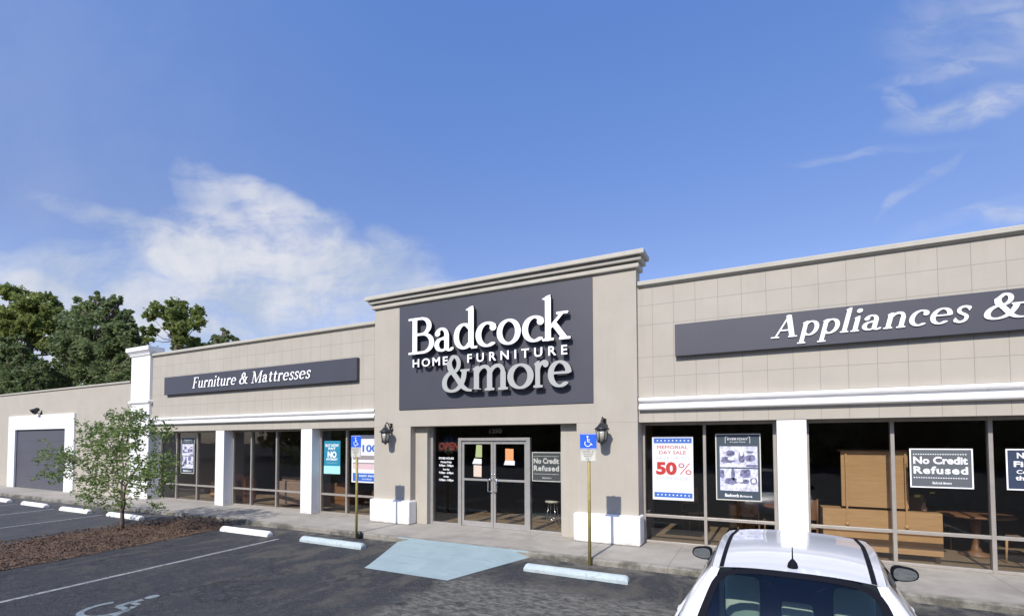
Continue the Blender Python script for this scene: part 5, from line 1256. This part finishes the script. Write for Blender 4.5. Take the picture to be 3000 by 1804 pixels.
# the sapling in the mulch
def sapling():
    X, Y = -14.46, -3.37
    t = thing('young_tree', (X, Y, lot_z(Y)+.06), 'young multi-branched tree with sparse green leaves growing in the mulch island', 'tree')
    def W_(dx, z, dy=0.0): return Vector((X+dx, Y+dy, z))
    br = [([W_(0, -.14), W_(.01, .1), W_(.0, .36), W_(.0, .44)], [.058, .048, .042, .04]),
          ([W_(0, .42), W_(.03, .7), W_(.08, 1.0, .02)], [.036, .032, .028]),
          ([W_(.08, 1.0, .02), W_(.22, 1.28, .1), W_(.42, 1.56, .15), W_(.72, 1.75, .2), W_(1.0, 2.0, .3)], [.026, .022, .017, .012, .007]),
          ([W_(.08, 1.0, .02), W_(-.10, 1.12, -.05), W_(-.06, 1.36, -.1), W_(-.02, 1.8, -.15), W_(.15, 2.3, -.1), W_(.1, 2.7, 0)], [.024, .022, .019, .015, .010, .005]),
          ([W_(0, .45), W_(-.16, .72, .05), W_(-.28, 1.02, .1), W_(-.42, 1.35, .2), W_(-.72, 1.75, .3), W_(-1.1, 2.3, .35), W_(-1.3, 2.6, .4)], [.032, .027, .023, .018, .013, .009, .005]),
          ([W_(-.36, 1.2, .15), W_(-.8, 1.42, .0), W_(-1.3, 1.62, -.1), W_(-1.85, 1.68, -.2), W_(-2.8, 1.66, -.3), W_(-3.6, 1.9, -.4)], [.015, .013, .011, .009, .007, .004]),
          ([W_(-1.85, 1.68, -.2), W_(-2.8, 1.35, -.3), W_(-3.6, 1.22, -.35)], [.008, .006, .004]),
          ([W_(0, .34), W_(.3, .5, -.1), W_(.55, .64, -.2), W_(.6, .9, -.25), W_(.72, 1.3, -.2), W_(1.3, 1.5, 0)], [.026, .022, .018, .013, .010, .006]),
          ([W_(0, .32), W_(-.3, .42, .1), W_(-.75, .58, .2), W_(-1.2, .8, .2), W_(-1.7, 1.0, .1)], [.018, .015, .012, .008, .004]),
          ([W_(-.2, .8, .05), W_(-.7, 1.0, .0), W_(-1.2, 1.2, -.1), W_(-1.6, 1.35, -.1)], [.014, .011, .008, .004]),
          ([W_(.42, 1.56, .15), W_(.5, 2.1, .0), W_(.55, 2.6, .1)], [.012, .009, .005]),
          ([W_(.22, 1.28, .1), W_(.9, 1.25, .3), W_(1.7, 1.55, .4)], [.012, .009, .005]),
          ([W_(-.02, 1.8, -.15), W_(-.5, 2.2, -.2), W_(-.8, 2.5, -.2)], [.011, .008, .004])]
    m = MB()
    for p, rr_ in br: m.tube(p, rr_, 7)
    m.build('trunk', M['bark'], t)
    g = np.random.default_rng(77)
    S_ = lambda px, py: (-14.46+(px-1030)*.00478, 2.88-(py-80)*.002085*1.05)  # picture-crop units to metres on the tree's own plane
    cl = [(-4.35, 2.05, .12, 30), (-4.2, 1.75, .2, 90), (-3.8, 1.7, .25, 170), (-3.3, 1.72, .28, 230), (-3.0, 1.5, .22, 150), (-2.6, 1.6, .2, 110), (-4.3, 1.18, .18, 90), (-3.8, 1.15, .2, 110), (-3.2, 1.2, .18, 70), (-2.2, 1.65, .15, 40),
          (-1.9, 2.55, .15, 50), (-1.6, 2.5, .25, 160), (-1.75, 2.1, .25, 160), (-1.4, 1.9, .3, 230), (-1.1, 2.3, .3, 260), (-.7, 2.45, .28, 240), (-.9, 1.75, .3, 230), (-1.5, 1.5, .22, 90), (-.4, 1.95, .3, 260), (0, 1.9, .3, 270), (.2, 2.4, .35, 330), (-.45, 2.85, .12, 40), (.1, 2.8, .2, 110), (.5, 2.75, .25, 180), (.55, 2.35, .3, 250), (.3, 1.65, .3, 240), (-.2, 1.5, .25, 160), (.75, 2.0, .25, 130), (.9, 2.5, .2, 110), (1.15, 2.7, .2, 110), (1.3, 2.35, .25, 150), (1.75, 2.45, .2, 120), (2.1, 2.3, .15, 50),
          (1.3, 1.5, .28, 240), (1.7, 1.6, .28, 260), (2.1, 1.7, .22, 130), (1.5, 1.2, .28, 260), (1.9, 1.3, .25, 180), (1.1, 1.25, .25, 130), (.8, 1.35, .22, 100), (.9, 1.0, .2, 80), (1.7, .95, .2, 110), (1.75, .6, .14, 60),
          (-1.9, 1.15, .2, 120), (-1.5, 1.1, .22, 170), (-1.1, 1.12, .22, 160), (-1.2, .9, .2, 100), (-.7, 1.05, .2, 90), (-1.8, .75, .18, 90), (-1.5, .65, .2, 130), (-1.1, .6, .18, 90), (-.9, .45, .12, 40), (-.6, 1.3, .2, 100), (0, .75, .14, 110), (.03, .55, .12, 90), (.45, .85, .2, 60), (.4, .55, .12, 35), (-.4, .35, .08, 20)]
    P = []
    for dx, z, r_, n in cl:
        n = int(n*(1.15 if abs(dx) < .8 and z < 1.8 else 1.3)); tw = max(3, n//9); c = g.normal(size=(tw, 3))*np.array([r_*.50, r_*.9, r_*.46]); k = g.integers(0, tw, n)
        P.append(c[k]+g.normal(size=(n, 3))*.042+np.array([X+dx*.94, Y-.05+dx*.0, z]))
    leaf_mesh('crown', np.concatenate(P), 0, .040, M['leaf_small'], t, 78, aspect=.5)
sapling()

# ================================================================== FURNITURE BEHIND THE GLASS
def part(t, name, m_, *boxes, bevel=.004):
    m = MB()
    for b in boxes: m.box(*b)
    return m.build(name, m_, t, bevel=bevel)
def dresser():
    t = thing('dresser', (1.9, .95, 0), 'tan wooden dresser standing with its back to the right-hand window', 'dresser')
    part(t, 'carcass', M['board'], (1.06, 2.80, .80, 1.25, .12, .86))
    part(t, 'back_rail', M['wood'], (1.06, 2.80, .792, .799, .455, .475), bevel=0)
    for x in (1.10, 2.70):
        for y in (.82, 1.18): part(t, 'leg', M['dwood'], (x, x+.06, y, y+.05, .001, .119))
    t2 = thing('dresser_mirror', (1.9, .9, .87), 'upright tan mirror back standing on the dresser in the right-hand window', 'mirror')
    part(t2, 'back_panel', M['board'], (1.37, 2.36, .86, .90, .905, 1.92))
    part(t2, 'top_rail', M['wood'], (1.33, 2.40, .855, .905, 1.921, 1.945))
    for x in (1.44, 2.31):
        m = MB(); m.box(x-.014, x+.014, .778, .79, .62, 1.88); m.lathe((x, .783, .60), [(0, -.008), (.03, -.007), (.035, .0), (.03, .007), (0, .008)], 12, 'y'); m.build('support', M['board'], t2)
dresser()
def vase():
    t = thing('flower_vase', (2.60, 1.0, .86), 'small vase of yellow flowers beside the dresser mirror', 'vase')
    m = MB(); m.lathe((2.60, 1.0, .861), [(0, 0), (.035, .002), (.05, .05), (.03, .11), (.022, .14), (.03, .155)], 14); m.build('vase', M['tan_up'], t)
    r = random.Random(4)
    for k in range(6):
        a = Vector((2.60, 1.0, 1.0)); b = a+Vector((r.uniform(-.16, .16), r.uniform(-.08, .08), r.uniform(.10, .22)))
        m = MB(); m.tube([a, a.lerp(b, .5)+Vector((0, 0, .03)), b], .004, 5); m.build('stem', M['stem'], t)
        m = MB()
        for q in range(7):
            an = q*.9; c = b+Vector((math.cos(an), math.sin(an)*.7, .1*math.sin(an*2)))*.022; m.lathe(c, [(0, -.012), (.016, -.004), (.018, .006), (0, .014)], 6)
        m.build('blossom', M['flower'], t)
vase()
def dining_chair(x, y, label, m_=M['wood'], rz=0.0, proto=None):
    t = thing('dining_chair', (0, 0, 0), label, 'chair', 'dining chairs behind the glass')
    part(t, 'seat', M['tan_up'], (-.22, .22, -.22, .22, .44, .49), bevel=.015)
    m = MB(); m.grid([[(-.2+.4*i/6, .20+.03*math.sin(math.pi*i/6)+.05*j/4, .62+.38*j/4) for i in range(7)] for j in range(5)]); m.grid([[(-.2+.4*i/6, .225+.03*math.sin(math.pi*i/6)+.05*j/4, .62+.38*j/4) for i in range(7)] for j in range(5)]); m.build('backrest', m_, t)
    for sx in (-.2, .2):
        for sy in (-.2, .2):
            m = MB(); m.tube([(sx, sy, .44), (sx*1.05, sy*1.05, 0.0)], [.02, .014], 8); m.build('leg', m_, t)
        m = MB(); m.tube([(sx, .21, .46), (sx, .24, .7), (sx, .28, 1.02)], .016, 8); m.build('back_post', m_, t)
    t.location = (x, y, .001); t.rotation_euler = (0, 0, rz)
    return t
def pedestal_table(x, y, label, r_=.55, h=.76):
    t = thing('dining_table', (x, y, 0), label, 'table', 'tables behind the glass')
    m = MB(); m.lathe((x, y, h-.04), [(0, 0), (r_-.02, 0), (r_, .015), (r_, .03), (r_-.015, .04), (0, .04)], 32); m.build('table_top', M['wood'], t)
    m = MB(); m.lathe((x, y, 0.001), [(0, 0), (.24, 0), (.25, .03), (.08, .08), (.05, .25), (.07, .45), (.10, h-.05), (0, h-.045)], 18); m.build('pedestal', M['wood'], t)
pedestal_table(3.55, 1.9, 'round dining table behind the No Credit Refused sign in the right window')
dining_chair(4.05, 1.25, 'wooden dining chair at the far right of the right window', M['board'], R(200))
dining_chair(3.0, 2.3, 'wooden dining chair behind the dresser, under the No Credit Refused sign', M['wood'], R(40))
pedestal_table(.55, 1.75, 'round table behind the white column, right of the slate poster', .5)
dining_chair(-.15, 1.35, 'wooden chair behind the lower edge of the slate poster', M['wood'], R(165))
dining_chair(.75, 1.0, 'wooden chair just right of the white column behind the car', M['wood'], R(185))
dining_chair(-1.35, 2.1, 'wooden chair behind the Memorial Day poster', M['wood'], R(30))
def stool(x, y, label):
    t = thing('bar_stool', (x, y, 0), label, 'stool')
    m = MB(); m.lathe((x, y, .62), [(0, 0), (.17, 0), (.19, .02), (.18, .05), (0, .055)], 20); m.build('seat', M['swhite'], t)
    for k in range(4):
        a = math.pi/4+k*math.pi/2; m = MB(); m.tube([(x+.10*math.cos(a), y+.10*math.sin(a), .62), (x+.19*math.cos(a), y+.19*math.sin(a), 0.001)], .011, 7); m.build('leg', M['chrome'], t)
    m = MB(); m.tube([(x+.155*math.cos(a), y+.155*math.sin(a), .22) for a in [2*math.pi*k/16 for k in range(17)]], .008, 6, cap=False); m.build('foot_ring', M['chrome'], t)
stool(-4.5, 1.1, 'small stool with pale seat behind the glass right of the doors')
def sofa(x, y, w_, m_, label, rz=0.0, group='sofas and armchairs behind the glass', name='sofa', cat='sofa'):
    t = thing(name, (0, 0, 0), label, cat, group)
    h = w_/2
    part(t, 'base', m_, (-h, h, -.42, .42, .10, .36), bevel=.03)
    m = MB(); m.grid([[(-h+2*h*i/10, .22+.20*j/5, .36+.50*math.sin(j/5*1.5)) for i in range(11)] for j in range(6)]); m.box(-h+.02, h-.02, .26, .44, .30, .84); m.build('backrest', m_, t, bevel=.04)
    for s in (-1, 1): part(t, 'arm', m_, (min(s*h, s*(h-.18)), max(s*h, s*(h-.18)), -.43, .40, .10, .62), bevel=.05)
    n = max(1, round((w_-.36)/.65))
    for k in range(n):
        a = -h+.19+(w_-.38)*k/n; part(t, 'cushion', m_, (a+.01, a+(w_-.38)/n-.01, -.44, .2, .365, .50), bevel=.04)
    for sx in (-1, 1):
        for sy in (-.36, .36): part(t, 'foot', M['dwood'], (sx*(h-.08)-.025, sx*(h-.08)+.025, sy-.025, sy+.025, 0.0, .099), bevel=0)
    t.location = (x, y, .001); t.rotation_euler = (0, 0, rz)
    return t
sofa(-13.55, 1.25, 1.25, M['tan_up'], 'taupe armchair behind the glass left of the second white column', R(195), name='armchair', cat='armchair')
sofa(-11.75, 1.35, 1.1, M['wood'], 'brown armchair behind the teal poster', R(190), name='armchair', cat='armchair')
sofa(-14.7, 2.6, 1.9, M['tan_up'], 'long taupe sofa deep behind the middle left window', R(180))
def arch_headboard():
    t = thing('arched_chair', (-16.1, 1.05, 0), 'rust coloured high arched armchair behind the window right of the first white column', 'armchair')
    m = MB(); x0, x1 = -16.62, -15.75; rows = []
    out = [(x0, .02), (x0-.01, .6), (x0+.02, .82), (x0+.10, .93), (x0+.25, .985), (x1-.2, .98), (x1-.06, .92), (x1, .80), (x1, .02)]
    inn = [(x0+.28, .02), (x0+.28, .55), (x0+.28, .68), (x0+.31, .76), (x0+.36, .80), (x1-.24, .80), (x1-.19, .75), (x1-.17, .66), (x1-.17, .02)]
    m.grid([[(x, .80, z) for x, z in out], [(x, .80, z) for x, z in inn], [(x, 1.25, z) for x, z in inn], [(x, 1.25, z) for x, z in out], [(x, .80, z) for x, z in out]])
    m.build('shell', M['orange_up'], t); part(t, 'seat', M['orange_up'], (-16.30, -15.92, .82, 1.25, .25, .45), bevel=.03); part(t, 'backrest', M['wood'], (-16.30, -15.92, 1.15, 1.24, .45, .79), bevel=.02)
arch_headboard()
def bedside(x, y, label):
    t = thing('side_cabinet', (x, y, 0), label, 'cabinet', 'small cabinets behind the glass')
    part(t, 'carcass', M['wood'], (x-.28, x+.28, y-.22, y+.22, .08, .66)); 
    for z in (.12, .39): part(t, 'drawer', M['board'], (x-.25, x+.25, y-.235, y-.221, z, z+.24))
    part(t, 'plinth', M['dwood'], (x-.26, x+.26, y-.2, y+.2, .001, .079), bevel=0)
bedside(-18.3, 1.6, 'small wooden cabinet behind the furniture poster in the far left window')
bedside(-.35, 2.6, 'small wooden cabinet deep behind the slate poster')
bedside(-10.0, 1.3, 'small wooden cabinet below the white 100 banner')

# ================================================================== WOOD ACROSS THE STREET (seen only as reflections in the glass)
def far_wood():
    g = np.random.default_rng(9); P = []
    for k in range(420):
        x = -75+150*g.random(); y = -46-12*g.random(); h = g.uniform(8, 21); n = 150
        d = g.normal(size=(n, 3)); d /= np.linalg.norm(d, axis=1, keepdims=True); rr_ = g.uniform(2, 3.4)
        P.append(d*rr_*np.array([1, 1, 1.2])*g.uniform(.5, 1, (n, 1))+np.array([x, y, g.uniform(1.5, h) if k % 2 else g.uniform(.5, 5.5)]))
    o = leaf_mesh('far_wood', np.concatenate(P), 0, .85, M['leaf_oak'], None, 10, aspect=.8)
    tag(o, 'mass of dark trees across the road, mirrored dimly in the shop windows', 'wood', kind='stuff')
far_wood()
